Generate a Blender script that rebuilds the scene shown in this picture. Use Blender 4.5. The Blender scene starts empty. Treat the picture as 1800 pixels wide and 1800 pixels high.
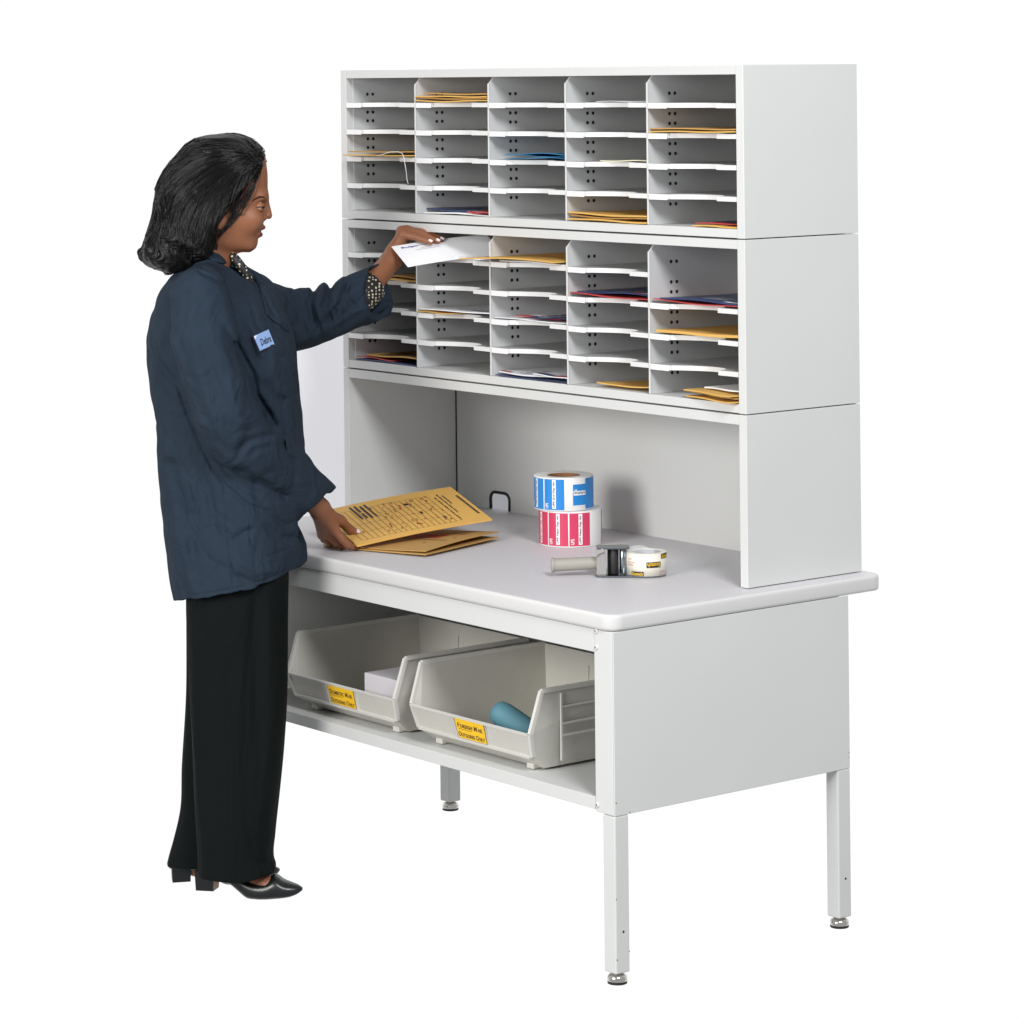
import bpy, bmesh, math, random
import numpy as np
from mathutils import Vector, Matrix
random.seed(7); np.random.seed(7)
sc = bpy.context.scene
R = math.radians
H = 0.772                                   # table top above the floor

# ---------------------------------------------------------------- camera
YAW, ROLL = R(51.6133), R(-0.5803)
CAM = Vector((6.4236, -4.525, 1.1233 + H))
cd = bpy.data.cameras.new('camera'); cam = bpy.data.objects.new('camera', cd); sc.collection.objects.link(cam)
cam.matrix_world = Matrix.Translation(CAM) @ Matrix.Rotation(YAW, 4, 'Z') @ Matrix.Rotation(R(90), 4, 'X') @ Matrix.Rotation(ROLL, 4, 'Z')
cd.sensor_width = 36; cd.lens = 36 * 5352.36 / 1800; cd.shift_y = -(900 - 136.095) / 1800
cd.clip_end = 200; sc.camera = cam

# ---------------------------------------------------------------- world: white studio cove ahead, dimmer room behind the camera
FW = Vector((-math.sin(YAW), math.cos(YAW), 0)); RI = Vector((math.cos(YAW), math.sin(YAW), 0))
w = bpy.data.worlds.new('World'); sc.world = w; w.use_nodes = True
nt = w.node_tree; nt.nodes.clear()
def N(t, **k):
    n = nt.nodes.new(t)
    for a, b in k.items(): setattr(n, a, b)
    return n
tc = N('ShaderNodeTexCoord'); dp = N('ShaderNodeVectorMath', operation='DOT_PRODUCT'); dp.inputs[1].default_value = FW
nt.links.new(tc.outputs['Generated'], dp.inputs[0])
ramp = N('ShaderNodeValToRGB'); mr = N('ShaderNodeMapRange'); mr.inputs['From Min'].default_value = -1; mr.inputs['From Max'].default_value = 1
nt.links.new(dp.outputs['Value'], mr.inputs['Value']); nt.links.new(mr.outputs['Result'], ramp.inputs['Fac'])
el = ramp.color_ramp.elements
el[0].position = 0.50; el[0].color = (0.42, 0.425, 0.44, 1)
el[1].position = 0.86; el[1].color = (1.02, 1.02, 1.02, 1)
bg = N('ShaderNodeBackground'); out = N('ShaderNodeOutputWorld'); bg.inputs['Strength'].default_value = 1.0
nt.links.new(ramp.outputs['Color'], bg.inputs['Color']); nt.links.new(bg.outputs['Background'], out.inputs['Surface'])

# ---------------------------------------------------------------- lamps: one big softbox on the front side, a broad weak fill beside the camera
def area(name, loc, target, size, power, col=(1, 1, 1)):
    l = bpy.data.lights.new(name, 'AREA'); l.shape = 'DISK'; l.size = size; l.energy = power; l.color = col
    o = bpy.data.objects.new(name, l); sc.collection.objects.link(o); o.location = loc
    o.rotation_euler = (Vector(target) - Vector(loc)).to_track_quat('-Z', 'Y').to_euler(); return o
area('key_softbox', (1.95, -4.9, 2.15), (0.75, 0, 1.0), 1.9, 178, (1, .99, .97))
area('fill_softbox', (5.0, -1.7, 4.0), (0.9, -0.2, 0.8), 1.4, 180, (.97, .98, 1))

vs = sc.view_settings; vs.view_transform = 'Standard'; vs.look = 'None'; vs.exposure = 0; vs.gamma = 1; vs.use_curve_mapping = False
sc.render.film_transparent = False
sc.cycles.max_bounces = 8; sc.cycles.diffuse_bounces = 4

# ---------------------------------------------------------------- helpers
def lin(r, g, b):
    f = lambda c: (c / 255 / 12.92) if c / 255 <= .04045 else ((c / 255 + .055) / 1.055) ** 2.4
    return (f(r), f(g), f(b), 1)
MATS = {}
def mat(name, col, rough=.5, metal=0, spec=.5, bump=0, bscale=300, var=0, vscale=8, coat=0, sheen=0, trans=0, alpha=1, stretch=None):
    """principled paint/cloth/paper with an optional fine bump and a faint tone variation"""
    m = bpy.data.materials.new(name); m.use_nodes = True; t = m.node_tree; b = t.nodes['Principled BSDF']
    c = col if len(col) == 4 else (*col, 1)
    b.inputs['Base Color'].default_value = c; b.inputs['Roughness'].default_value = rough; b.inputs['Metallic'].default_value = metal
    b.inputs['Specular IOR Level'].default_value = spec
    if coat: b.inputs['Coat Weight'].default_value = coat
    if sheen: b.inputs['Sheen Weight'].default_value = sheen; b.inputs['Sheen Roughness'].default_value = .5
    if trans: b.inputs['Transmission Weight'].default_value = trans
    if alpha < 1: b.inputs['Alpha'].default_value = alpha
    tcn = t.nodes.new('ShaderNodeTexCoord'); src = tcn.outputs['Object']
    if stretch:
        mp = t.nodes.new('ShaderNodeMapping'); mp.inputs['Scale'].default_value = stretch; t.links.new(src, mp.inputs['Vector']); src = mp.outputs['Vector']
    if bump:
        n = t.nodes.new('ShaderNodeTexNoise'); n.inputs['Scale'].default_value = bscale; n.inputs['Detail'].default_value = 3
        t.links.new(src, n.inputs['Vector'])
        bp = t.nodes.new('ShaderNodeBump'); bp.inputs['Strength'].default_value = bump; bp.inputs['Distance'].default_value = .001
        t.links.new(n.outputs['Fac'], bp.inputs['Height']); t.links.new(bp.outputs['Normal'], b.inputs['Normal'])
    if var:
        n2 = t.nodes.new('ShaderNodeTexNoise'); n2.inputs['Scale'].default_value = vscale; n2.inputs['Detail'].default_value = 4
        t.links.new(src, n2.inputs['Vector'])
        mx = t.nodes.new('ShaderNodeMix'); mx.data_type = 'RGBA'
        mx.inputs['A'].default_value = tuple(x * (1 - var) for x in c[:3]) + (1,); mx.inputs['B'].default_value = tuple(min(1, x * (1 + var)) for x in c[:3]) + (1,)
        t.links.new(n2.outputs['Fac'], mx.inputs['Factor']); t.links.new(mx.outputs['Result'], b.inputs['Base Color'])
    MATS[name] = m; return m
M = mat
paint = M('powder_coated_steel', (.64, .645, .63), .55, bump=.16, bscale=700, var=.03, vscale=5)
paint_in = M('grey_divider_steel', (.59, .595, .595), .5, bump=.1, bscale=900, var=.015, vscale=500)
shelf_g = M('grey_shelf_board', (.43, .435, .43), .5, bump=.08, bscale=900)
plastic_w = M('white_shelf_plastic', (.73, .73, .715), .45)
label_w = M('white_label_card', (.85, .85, .85), .6)
hole = M('dark_hole', (.012, .012, .012), .8)
gap = M('dark_gap', (.03, .03, .03), .8)
laminate = M('grey_lilac_laminate', (.625, .612, .63), .48, bump=.05, bscale=700, var=.13, vscale=300)
edge_m = M('white_edge_vinyl', (.64, .635, .625), .42, var=.01, vscale=300)
chrome = M('nickel_plate', (.72, .69, .64), .16, metal=1)
rubber = M('black_rubber', (.015, .015, .016), .6)
manila = M('manila_paper', lin(219, 172, 90), .6, bump=.25, bscale=260, var=.05, vscale=60)
manila_d = M('manila_paper_worn', lin(184, 143, 80), .65, bump=.3, bscale=260, var=.08, vscale=50)
white_p = M('white_paper', (.86, .86, .88), .6, bump=.05, bscale=200)
cream_p = M('cream_paper', (.74, .70, .52), .6)
navy_p = M('navy_print', lin(52, 64, 104), .35, var=.35, vscale=45)
red_p = M('red_print', lin(190, 66, 66), .45, var=.15, vscale=40)
blue_p = M('blue_paper', lin(50, 135, 185), .45, var=.15, vscale=40)
ink = M('black_ink', (.02, .018, .02), .6)
ink_b = M('brown_black_ink', lin(92, 66, 40), .6)
ink_form = M('faded_brown_ink', lin(132, 96, 50), .6)
ink_blue = M('blue_ink', lin(30, 50, 150), .6)
ink_grey = M('grey_ink', lin(150, 150, 165), .6)
ink_red = M('red_ink', lin(190, 60, 45), .6)

def link(o, parent=None):
    sc.collection.objects.link(o)
    if parent is not None: o.parent = parent
    return o
def tag(o, label=None, cat=None, group=None, kind=None):
    if label: o['label'] = label
    if cat: o['category'] = cat
    if group: o['group'] = group
    if kind: o['kind'] = kind
    return o
def thing(name, label, cat, loc=(0, 0, 0), rotz=0, group=None):
    o = bpy.data.objects.new(name, None); link(o); o.empty_display_size = .05
    o.location = loc; o.rotation_euler = (0, 0, rotz); return tag(o, label, cat, group)
def meshobj(name, verts, faces, mats, parent=None, smooth=False, mi=None):
    me = bpy.data.meshes.new(name); me.from_pydata([tuple(map(float, v)) for v in verts], [], [tuple(map(int, f)) for f in faces])
    for m in (mats if isinstance(mats, (list, tuple)) else [mats]): me.materials.append(m)
    if mi is not None: me.polygons.foreach_set('material_index', np.array(mi, np.int32))
    if smooth: me.polygons.foreach_set('use_smooth', np.ones(len(me.polygons), bool))
    me.update()
    return link(bpy.data.objects.new(name, me), parent)
def bmobj(name, bm, mats, parent=None, smooth=False):
    me = bpy.data.meshes.new(name); bmesh.ops.recalc_face_normals(bm, faces=bm.faces); bm.to_mesh(me); bm.free()
    for m in (mats if isinstance(mats, (list, tuple)) else [mats]): me.materials.append(m)
    if smooth: me.polygons.foreach_set('use_smooth', np.ones(len(me.polygons), bool))
    return link(bpy.data.objects.new(name, me), parent)
def box(bm, x0, x1, y0, y1, z0, z1, bev=0, seg=2, mi=0):
    v = [bm.verts.new(p) for p in ((x0,y0,z0),(x1,y0,z0),(x1,y1,z0),(x0,y1,z0),(x0,y0,z1),(x1,y0,z1),(x1,y1,z1),(x0,y1,z1))]
    f = [bm.faces.new([v[i] for i in q]) for q in ((3,2,1,0),(4,5,6,7),(0,1,5,4),(1,2,6,5),(2,3,7,6),(3,0,4,7))]
    for q in f: q.material_index = mi
    if bev:
        e = list({e for q in f for e in q.edges})
        bmesh.ops.bevel(bm, geom=e, offset=bev, segments=seg, affect='EDGES', profile=.5, clamp_overlap=True)
def boxobj(name, x0, x1, y0, y1, z0, z1, m, parent=None, bev=.0015):
    bm = bmesh.new(); box(bm, x0, x1, y0, y1, z0, z1, bev); return bmobj(name, bm, m, parent)
def prism(bm, pts, axis, a, b, mi=0):
    """extrude a 2D outline along an axis; pts are (p,q) in the two other axes in xyz order"""
    def P(p, q, t): return (t, p, q) if axis == 0 else (p, t, q) if axis == 1 else (p, q, t)
    A = [bm.verts.new(P(p, q, a)) for p, q in pts]; B = [bm.verts.new(P(p, q, b)) for p, q in pts]; n = len(pts)
    fs = [bm.faces.new(A), bm.faces.new(B[::-1])] + [bm.faces.new((A[i], A[(i+1) % n], B[(i+1) % n], B[i])) for i in range(n)]
    for f in fs: f.material_index = mi
    return fs
def lathe(prof, seg=40, cx=0, cy=0, closed=False):
    """rings from (r,z) pairs -> verts, faces; closed joins last ring to first"""
    vs_, fs_ = [], []
    for r, z in prof:
        for k in range(seg):
            a = 2 * math.pi * k / seg; vs_.append((cx + r * math.cos(a), cy + r * math.sin(a), z))
    n = len(prof)
    for i in range(n if closed else n - 1):
        for k in range(seg):
            a, b = i * seg + k, i * seg + (k + 1) % seg; c, d = ((i + 1) % n) * seg + (k + 1) % seg, ((i + 1) % n) * seg + k
            fs_.append((a, b, c, d))
    if not closed:
        if prof[0][0] > 0: fs_.append(tuple(range(seg))[::-1])
        if prof[-1][0] > 0: fs_.append(tuple(range((n - 1) * seg, n * seg)))
    return vs_, fs_
def disc(bm, c, r, normal_axis, mi=0, seg=12, h=0):
    """small flat disc facing +axis"""
    vs_ = []
    for k in range(seg):
        a = 2 * math.pi * k / seg; p = [0, 0, 0]; p[(normal_axis + 1) % 3] = r * math.cos(a); p[(normal_axis + 2) % 3] = r * math.sin(a)
        vs_.append(bm.verts.new((c[0] + p[0], c[1] + p[1], c[2] + p[2])))
    f = bm.faces.new(vs_); f.material_index = mi; return f
def tube(bm, pts, rad, seg=8, mi=0, cap=True):
    pts = [Vector(p) for p in pts]; rings = []; n = len(pts); up = None
    for i, p in enumerate(pts):
        d = (pts[min(i + 1, n - 1)] - pts[max(i - 1, 0)]).normalized()
        if up is None: up = d.orthogonal().normalized()
        up = (up - d * up.dot(d)); up = up.normalized() if up.length > 1e-6 else d.orthogonal().normalized()
        s = d.cross(up); r = rad[i] if isinstance(rad, (list, tuple, np.ndarray)) else rad
        rings.append([bm.verts.new(p + (up * math.cos(2*math.pi*k/seg) + s * math.sin(2*math.pi*k/seg)) * r) for k in range(seg)])
    for a, b in zip(rings, rings[1:]):
        for k in range(seg):
            f = bm.faces.new((a[k], a[(k+1) % seg], b[(k+1) % seg], b[k])); f.material_index = mi; f.smooth = True
    if cap: bm.faces.new(rings[0][::-1]).material_index = mi; bm.faces.new(rings[-1]).material_index = mi
def text_mesh(s, size=1, shear=0, bold=0, spacing=1, width=None):
    """verts (n,3) and faces of a word in the built-in font, lower left at the origin, flat in xy"""
    cu = bpy.data.curves.new('t', 'FONT'); cu.body = s; cu.size = size; cu.shear = shear; cu.offset = bold; cu.space_character = spacing; cu.resolution_u = 2
    o = bpy.data.objects.new('t', cu); sc.collection.objects.link(o); bpy.context.view_layer.update()
    me = bpy.data.meshes.new_from_object(o.evaluated_get(bpy.context.evaluated_depsgraph_get()))
    v = np.array([x.co[:] for x in me.vertices]).reshape(-1, 3); f = [tuple(p.vertices) for p in me.polygons]
    bpy.data.objects.remove(o); bpy.data.curves.remove(cu); bpy.data.meshes.remove(me)
    v -= v.min(0)
    if width: v[:, 0] *= width / max(v[:, 0].max(), 1e-6)
    return v, f
class Print:
    """collects flat lettering and bars in sheet coordinates (u,v) and maps them onto a surface"""
    def __init__(s): s.v, s.f = [], []
    def add(s, v, f):
        n = len(s.v); s.v += [tuple(x) for x in v]; s.f += [tuple(i + n for i in q) for q in f]
    def bar(s, u0, u1, v0, v1): s.add([(u0,v0,0),(u1,v0,0),(u1,v1,0),(u0,v1,0)], [(0,1,2,3)])
    def long_bar(s, u0, u1, v0, v1, n=8):
        for i in range(n): s.bar(u0 + (u1-u0)*i/n, u0 + (u1-u0)*(i+1)/n, v0, v1)
    def word(s, t, u, v, size, rot=0, width=None, **k):
        vv, ff = text_mesh(t, size, width=width, **k); c, sn = math.cos(R(rot)), math.sin(R(rot))
        s.add([(u + a*c - b*sn, v + a*sn + b*c, 0) for a, b, _ in vv], ff)
    def build(s, name, fn, m, parent): return meshobj(name, [fn(a, b) for a, b, _ in s.v], s.f, m, parent)
# ================================================================ the mail table
XL, XR, YF, YB = -.055, 1.5795, -.439, .363
T = .034; FX0, FX1, FY0, FY1 = .1085, 1.5765, -.433, .2542
SB, ST, AP = -.4131, -.387, -.084
tb = thing('mail_table', 'pale grey steel mail sorting table with lilac laminate top and open lower shelf', 'table', (.76, -.05, 0))
def rounded_rect(x0, x1, y0, y1, r, seg=6):
    pts = []
    for cx, cy, a0 in ((x1-r, y0+r, -90), (x1-r, y1-r, 0), (x0+r, y1-r, 90), (x0+r, y0+r, 180)):
        for k in range(seg + 1):
            a = R(a0 + 90 * k / seg); pts.append((cx + r * math.cos(a), cy + r * math.sin(a)))
    return pts
def inset(pts, cx, cy, d):                  # shrink a convex outline a little towards its middle
    return [(x - math.copysign(min(d, abs(x-cx)), x-cx) , y - math.copysign(min(d, abs(y-cy)), y-cy)) for x, y in pts]
O = Vector(tb.location)
def loc(o): o.matrix_parent_inverse = Matrix.Translation(-O); return o
# top: flat laminate sheet inside a rounded vinyl edge
ocx, ocy = (XL+XR)/2, (YF+YB)/2
rings = []
for ins, z in ((.0075, 0), (.0045, -.0005), (.002, -.0018), (.0005, -.0042), (0, -.008), (0, -.027), (.0008, -.0305), (.0035, -T)):
    rings.append([(x, y, H + z) for x, y in rounded_rect(XL+ins, XR-ins, YF+ins, YB+.003-ins*.3, .034-ins*.6, 8)])
nr = len(rings[0]); vv = [p for r_ in rings for p in r_]; ff = []
for i in range(len(rings)-1):
    for k in range(nr): ff.append((i*nr+k, (i+1)*nr+k, (i+1)*nr+(k+1) % nr, i*nr+(k+1) % nr))
ff.append(tuple(range((len(rings)-1)*nr, len(rings)*nr))[::-1])
top = meshobj('tabletop', rings[0], [tuple(range(nr))], laminate, tb); loc(top)
eb = meshobj('edge_band', vv, ff, edge_m, top, smooth=True); eb.data.polygons[-1].use_smooth = False
def tpart(o): return loc(o)
tpart(boxobj('apron', FX0+.03, FX1-.061, FY0, FY0+.02, H+AP, H-T-.0015, paint, tb))
tpart(boxobj('apron', FX0+.03, FX1-.03, FY1-.02, FY1, H+AP, H-T-.0015, paint, tb))
for x0, x1 in ((FX0, FX0+.003), (FX1-.003, FX1)):
    tpart(boxobj('side_panel', x0, x1, FY0+.0015, FY1-.0005, H+SB-.006, H-T-.0015, paint, tb, .0012))
tpart(boxobj('front_post', FX1-.0605, FX1-.0032, FY0, FY0+.03, H+SB-.005, H-T-.0015, paint, tb))
tpart(boxobj('front_post', FX0+.0032, FX0+.030, FY0, FY0+.03, H+SB-.005, H-T-.0015, paint, tb))
bm = bmesh.new(); box(bm, FX0+.0305, FX1-.061, FY0+.002, FY1-.004, H+SB+.001, H+ST-.0005, .001); box(bm, FX0+.0305, FX1-.061, FY0-.0005, FY0+.0018, H+SB-.0005, H+ST, .0008)
tpart(bmobj('lower_shelf', bm, paint, tb))
tpart(boxobj('back_panel', FX0+.004, FX1-.004, FY1-.003, FY1-.0008, H+SB+.002, H+AP-.001, paint_in, tb, 0))
C_ = .0383
for x, y in ((FX1-C_-.0004, FY0+.001), (FX1-C_-.0004, FY1-C_), (FX0, FY1-C_), (FX0, FY0+.001)):
    lg = tpart(boxobj('leg', x, x+C_, y, y+C_, .0235, H+SB-.0062, paint, tb, .003))
    v_, f_ = lathe([(.0125, .0245), (.0075, .0235), (.0075, .021), (.0125, .0205), (.0185, .0178), (.0212, .0135), (.0216, .0085), (.0208, .0045)], 32, x+C_/2, y+C_/2)
    ft = meshobj('levelling_foot', v_, f_, chrome, lg, smooth=True)
    v_, f_ = lathe([(.0209, .0044), (.0209, 0)], 32, x+C_/2, y+C_/2)
    ft = meshobj('foot_pad', v_, f_, rubber, lg)
    bm = bmesh.new()
    for cx, cz in ((x+C_+.0002, .11), ): disc(bm, (cx, y+C_*.55, cz), .0028, 0)
    tpart(bmobj('screw_hole', bm, hole, tb))
for cx, cz in ((1.5245, -.0385), (1.5245, -.0725), (1.5232, -.403)):
    v_, f_ = lathe([(.0062, 0), (.0060, .0012), (.0045, .0026), (.0022, .003)], 20)
    b_ = meshobj('bolt', [(cx + a, FY0 - c, H + cz + b) for a, b, c in v_], [q[::-1] for q in f_], paint, tb, smooth=True); tpart(b_)
    v_, f_ = lathe([(.0018, .0031), (.0018, .0033)], 6)
    tpart(meshobj('bolt_socket', [(cx - .001 + a, FY0 - c, H + cz + b) for a, b, c in v_], [q[::-1] for q in f_], hole, tb))

# ================================================================ riser and the two pigeonhole units
W_, D_ = 1.524, .3488; PT = .024
def case(name, label, z0, z1, tt, bt):
    t = thing(name, label, 'mail sorter', (W_/2, D_/2, H + z0)); P_ = Matrix.Translation(-Vector(t.location))
    def a(o): o.matrix_parent_inverse = P_; return o
    z0 += .0012; z1 -= .0012
    for x0, x1 in ((0, PT), (W_-PT, W_)): a(boxobj('side_panel', x0, x1, 0, D_, H+z0, H+z1, paint, t, .0012))
    a(boxobj('top_panel', PT+.0006, W_-PT-.0006, .0008, D_-.0035, H+z1-tt, H+z1-.0008, paint, t, .001))
    if bt: a(boxobj('bottom_panel', PT+.0006, W_-PT-.0006, .0008, D_-.0035, H+z0+.0008, H+z0+bt, paint, t, .001))
    return t, a
Z1, Z2, Z4 = .3805, .7641, 1.1472
riser, ra = case('desk_riser', 'open pale grey riser at the bottom of the sorter, standing on the table', .0006, Z1, .0225, 0)
# back panel with a cable notch (real hole)
bm = bmesh.new(); nx0, nx1, nz, rr = .168, .248, .0465, .018
prof = [(PT+.0006, H+.0004), (nx0, H+.0004)] + [(nx0 + rr - rr*math.cos(R(a)), H+nz-rr+rr*math.sin(R(a))) for a in (0, 30, 60, 90)] + \
       [(nx1 - rr + rr*math.sin(R(a)), H+nz-rr+rr*math.cos(R(a))) for a in (0, 30, 60, 90)] + [(nx1, H+.0004), (W_-PT-.0006, H+.0004), (W_-PT-.0006, H+Z1-.004), (PT+.0006, H+Z1-.004)]
prism(bm, prof, 1, D_-.003, D_); ra(bmobj('back_panel', bm, paint, riser))
ra(boxobj('corner_gap_shade', PT+.0002, PT+.0022, D_-.0062, D_-.0032, H+.001, H+Z1-.026, hole, riser, 0))  # dark strip painting in the shade of the corner gap
bm = bmesh.new(); tube(bm, [(nx0+.001, D_-.003, H+.002)] + [(p, D_-.003, q) for p, q in prof[2:10]] + [(nx1-.001, D_-.003, H+.002)], .0042, 8)
ra(bmobj('cable_grommet', bm, rubber, riser))

DIV = [.321, .618, .911, 1.203]
SHZ = {'U': [1.0572, .9885, .9195, .8512], 'M': [.6735, .6043, .5350, .4665]}
col_x = [(PT, DIV[0]-.002), (DIV[0]+.002, DIV[1]-.002), (DIV[1]+.002, DIV[2]-.002), (DIV[2]+.002, DIV[3]-.002), (DIV[3]+.002, W_-PT)]
ST_ = .0108
def shelf_outline(x0, x1):
    w_ = x1 - x0; a, b = x0 + .235*w_, x0 + .775*w_
    pts = [(x0+.001, .0), (a, .0), (a+.001, .004)]
    for k in range(1, 12):
        s = k / 12; pts.append((a + (b-a)*s, .004 + .040*math.sin(math.pi*min(1, s*.98+.0))**.8 * (.55+.45*s) + .018*s))
    pts += [(b-.0005, .022), (b+.001, .0), (x1-.001, .0), (x1-.001, D_-.012), (x0+.001, D_-.012)]
    return pts
def hole_rows(key): 
    zs = SHZ[key]; rows = []
    for z in zs: rows += [z + .0265, z - .0200]
    return rows
def pigeonholes(key, label, z0, z1, skip):
    t, a = case('pigeonhole_unit', label, z0, z1, .021, .0205)
    zb, zt = z0 + .0217, z1 - .0222
    a(boxobj('back_panel', PT+.0006, W_-PT-.0006, D_-.003, D_, H+z0+.004, H+z1-.004, paint_in, t, 0))
    def holes(bm, x, extra=False):
        for zr in hole_rows(key):
            for y in (.066, .083): disc(bm, (x, y, H + zr), .0042, 0, mi=1, seg=14)
        if extra:
            for y in (.066, .083): disc(bm, (x, y, H + SHZ[key][0] + .004), .0032, 0, mi=0, seg=14)
    bm = bmesh.new(); box(bm, PT+.0002, PT+.0016, .022, D_-.006, H+zb+.001, H+zt-.001); holes(bm, PT+.0021)
    a(bmobj('side_liner', bm, [paint_in, hole], t))
    for i, x in enumerate(DIV):
        bm = bmesh.new(); prism(bm, [(.002, H+zb+.0005), (D_-.006, H+zb+.0005), (D_-.006, H+zt-.0005), (.016, H+zt-.0005), (.002, H+zt-.016)], 0, x-.002, x+.0017)
        holes(bm, x+.0021, extra=(key == 'M' and i == 3)); a(bmobj('divider', bm, [paint_in, hole], t))
        a(boxobj('divider_edge', x-.0026, x+.0026, -.0006, .0018, H+zb+.001, H+zt-.016, paint, t, .0008))
    for c, (x0, x1) in enumerate(col_x):
        for s, z in enumerate(SHZ[key]):
            if (c, s) in skip: continue
            bm = bmesh.new(); prism(bm, shelf_outline(x0, x1), 2, H+z-ST_/2, H+z+ST_/2); dj = (random.uniform(-.0012, .0012), random.uniform(-.0015, .0015))
            for v in bm.verts: v.co.z += dj[0]*(v.co.x-x0)/(x1-x0); v.co.y += max(0, dj[1])
            # the front tabs hang a little lower than the scooped middle
            bm.normal_update()
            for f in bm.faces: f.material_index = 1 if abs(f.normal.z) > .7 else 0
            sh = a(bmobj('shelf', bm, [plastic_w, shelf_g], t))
            w_ = x1 - x0
            (boxobj('shelf_label', x0+.003, x0+.225*w_, -.0016, -.0002, H+z-ST_/2-.002, H+z+ST_/2-.0005, label_w, sh, .0004))
    return t
unitM = pigeonholes('M', 'lower pale grey pigeonhole unit, its last column missing the top shelf', Z1, Z2, {(4, 0)})
unitU = pigeonholes('U', 'topmost pale grey pigeonhole unit with five columns of mail slots', Z2, Z4, set())

bm = bmesh.new()
for y, z in ((-.4298,-.591), (-.4291,-.7179), (-.3962,-.7051), (-.4279,-.391), (-.3908,-.4158), (.250,-.3941), (.2510,-.3843)):
    n = 5; vs_ = [bm.verts.new((FX1+.0004, y + .0017*math.cos(k*1.2566)*random.uniform(.5, 1.1), H + z + .0024*math.sin(k*1.2566)*random.uniform(.5, 1.1))) for k in range(n)]; bm.faces.new(vs_)
    tpart(bmobj('paint_chip', bm, hole, tb)); bm = bmesh.new()
bm.free()
# ================================================================ added pale board standing in for leftover backdrop behind the table
bd = thing('backdrop_stand_in', 'added pale lilac board on a stand, in place of leftover backdrop behind the left end of the table', 'board', (-.30, .355, 0), math.atan2(.680, .539))
board_m = M('pale_lilac_board', (.80, .80, .84), .7, bump=.05, bscale=100, var=.01)
boxobj('panel', -.43, .43, .0, .012, H-.21, H+.475, board_m, bd, .002)
boxobj('post', -.372, -.350, .0125, .030, .012, H+.40, board_m, bd, .002); boxobj('stand_foot', -.385, -.335, -.03, .08, 0, .0118, board_m, bd, .002)  # invented stand to carry the added board
# ================================================================ paper sheets
def sheet(name, c00, c10, c11, c01, th, m, parent=None, bend=None, nu=10, nv=8):
    """a real sheet: c00->c10 is u, c00->c01 is v; bend(u,v) lifts it along its normal. returns object and fn(u,v)->point just above the top face"""
    c00, c10, c11, c01 = map(Vector, (c00, c10, c11, c01)); nrm = (c10 - c00).cross(c01 - c00).normalized()
    if nrm.dot(CAM - c00) < 0: nrm = -nrm
    b = bend or (lambda u, v: 0)
    def P(u, v, h=0): return c00.lerp(c10, u).lerp(c01.lerp(c11, u), v) + nrm * (b(u, v) + h)
    vv = [P(i/nu, j/nv, th) for j in range(nv+1) for i in range(nu+1)] + [P(i/nu, j/nv, 0) for j in range(nv+1) for i in range(nu+1)]
    n = (nu+1)*(nv+1); ff = []
    for j in range(nv):
        for i in range(nu):
            a = j*(nu+1)+i; ff += [(a, a+1, a+nu+2, a+nu+1), (n+a, n+a+nu+1, n+a+nu+2, n+a+1)]
    for i in range(nu):
        ff += [(i, n+i, n+i+1, i+1)]; a = nv*(nu+1)+i; ff += [(a, a+1, n+a+1, n+a)]
    for j in range(nv):
        a = j*(nu+1); ff += [(a, a+nu+1, n+a+nu+1, n+a)]; a += nu; ff += [(a, n+a, n+a+nu+1, a+nu+1)]
    o = meshobj(name, vv, ff, m, parent)
    return o, (lambda u, v: P(u, v, th + .0009))
def in_slot(unit, c, s, fx0, fx1, yf, m, label, cat='envelope', group='mail lying in the pigeonholes', ln=.29, th=.003, dz=0, rot=0, lift=.006, skew=0, name='envelope', prints=None):
    x0, x1 = col_x[c]; w_ = x1 - x0 - .004; a, b = x0 + .002 + w_*fx0, x0 + .002 + w_*fx1
    z = H + (SHZ[unit][s] + ST_/2 if s < 4 else (Z1 if unit == 'M' else Z2) + .0218) + .0008 + dz
    yb = min(yf + ln, D_ - .012); ph = random.uniform(0, 6)
    y0, y1 = yf + skew, yf - skew
    o, fn = sheet(name, (a, y0, z), (b, y1, z), (b - .0, yb, z), (a, yb, z), th, m,
                  bend=lambda u, v: lift*((1-v)**2)*(.4+.6*math.sin(2.2*u+ph)**2) + .0012*math.sin(7*u+ph))
    tag(o, label, cat, group)
    for pr in prints or []:
        g = Print(); pr[1](g); g.build(pr[2] if len(pr) > 2 else 'lettering', fn, pr[0], o)
    return o
def lines(u0, u1, vs_, h=.012):
    def f(g):
        for v in vs_:
            e = u1 - random.uniform(0, .25)*(u1-u0)
            for i in range(6): g.bar(u0 + (e-u0)*i/6, u0 + (e-u0)*(i+1)/6, v, v+h)
    return f
def strip(u0, u1, v0, v1):
    def f(g):
        n = 8
        for i in range(n):
            for j in range(4): g.bar(u0+(u1-u0)*i/n, u0+(u1-u0)*(i+1)/n, v0+(v1-v0)*j/4, v0+(v1-v0)*(j+1)/4)
    return f
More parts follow.
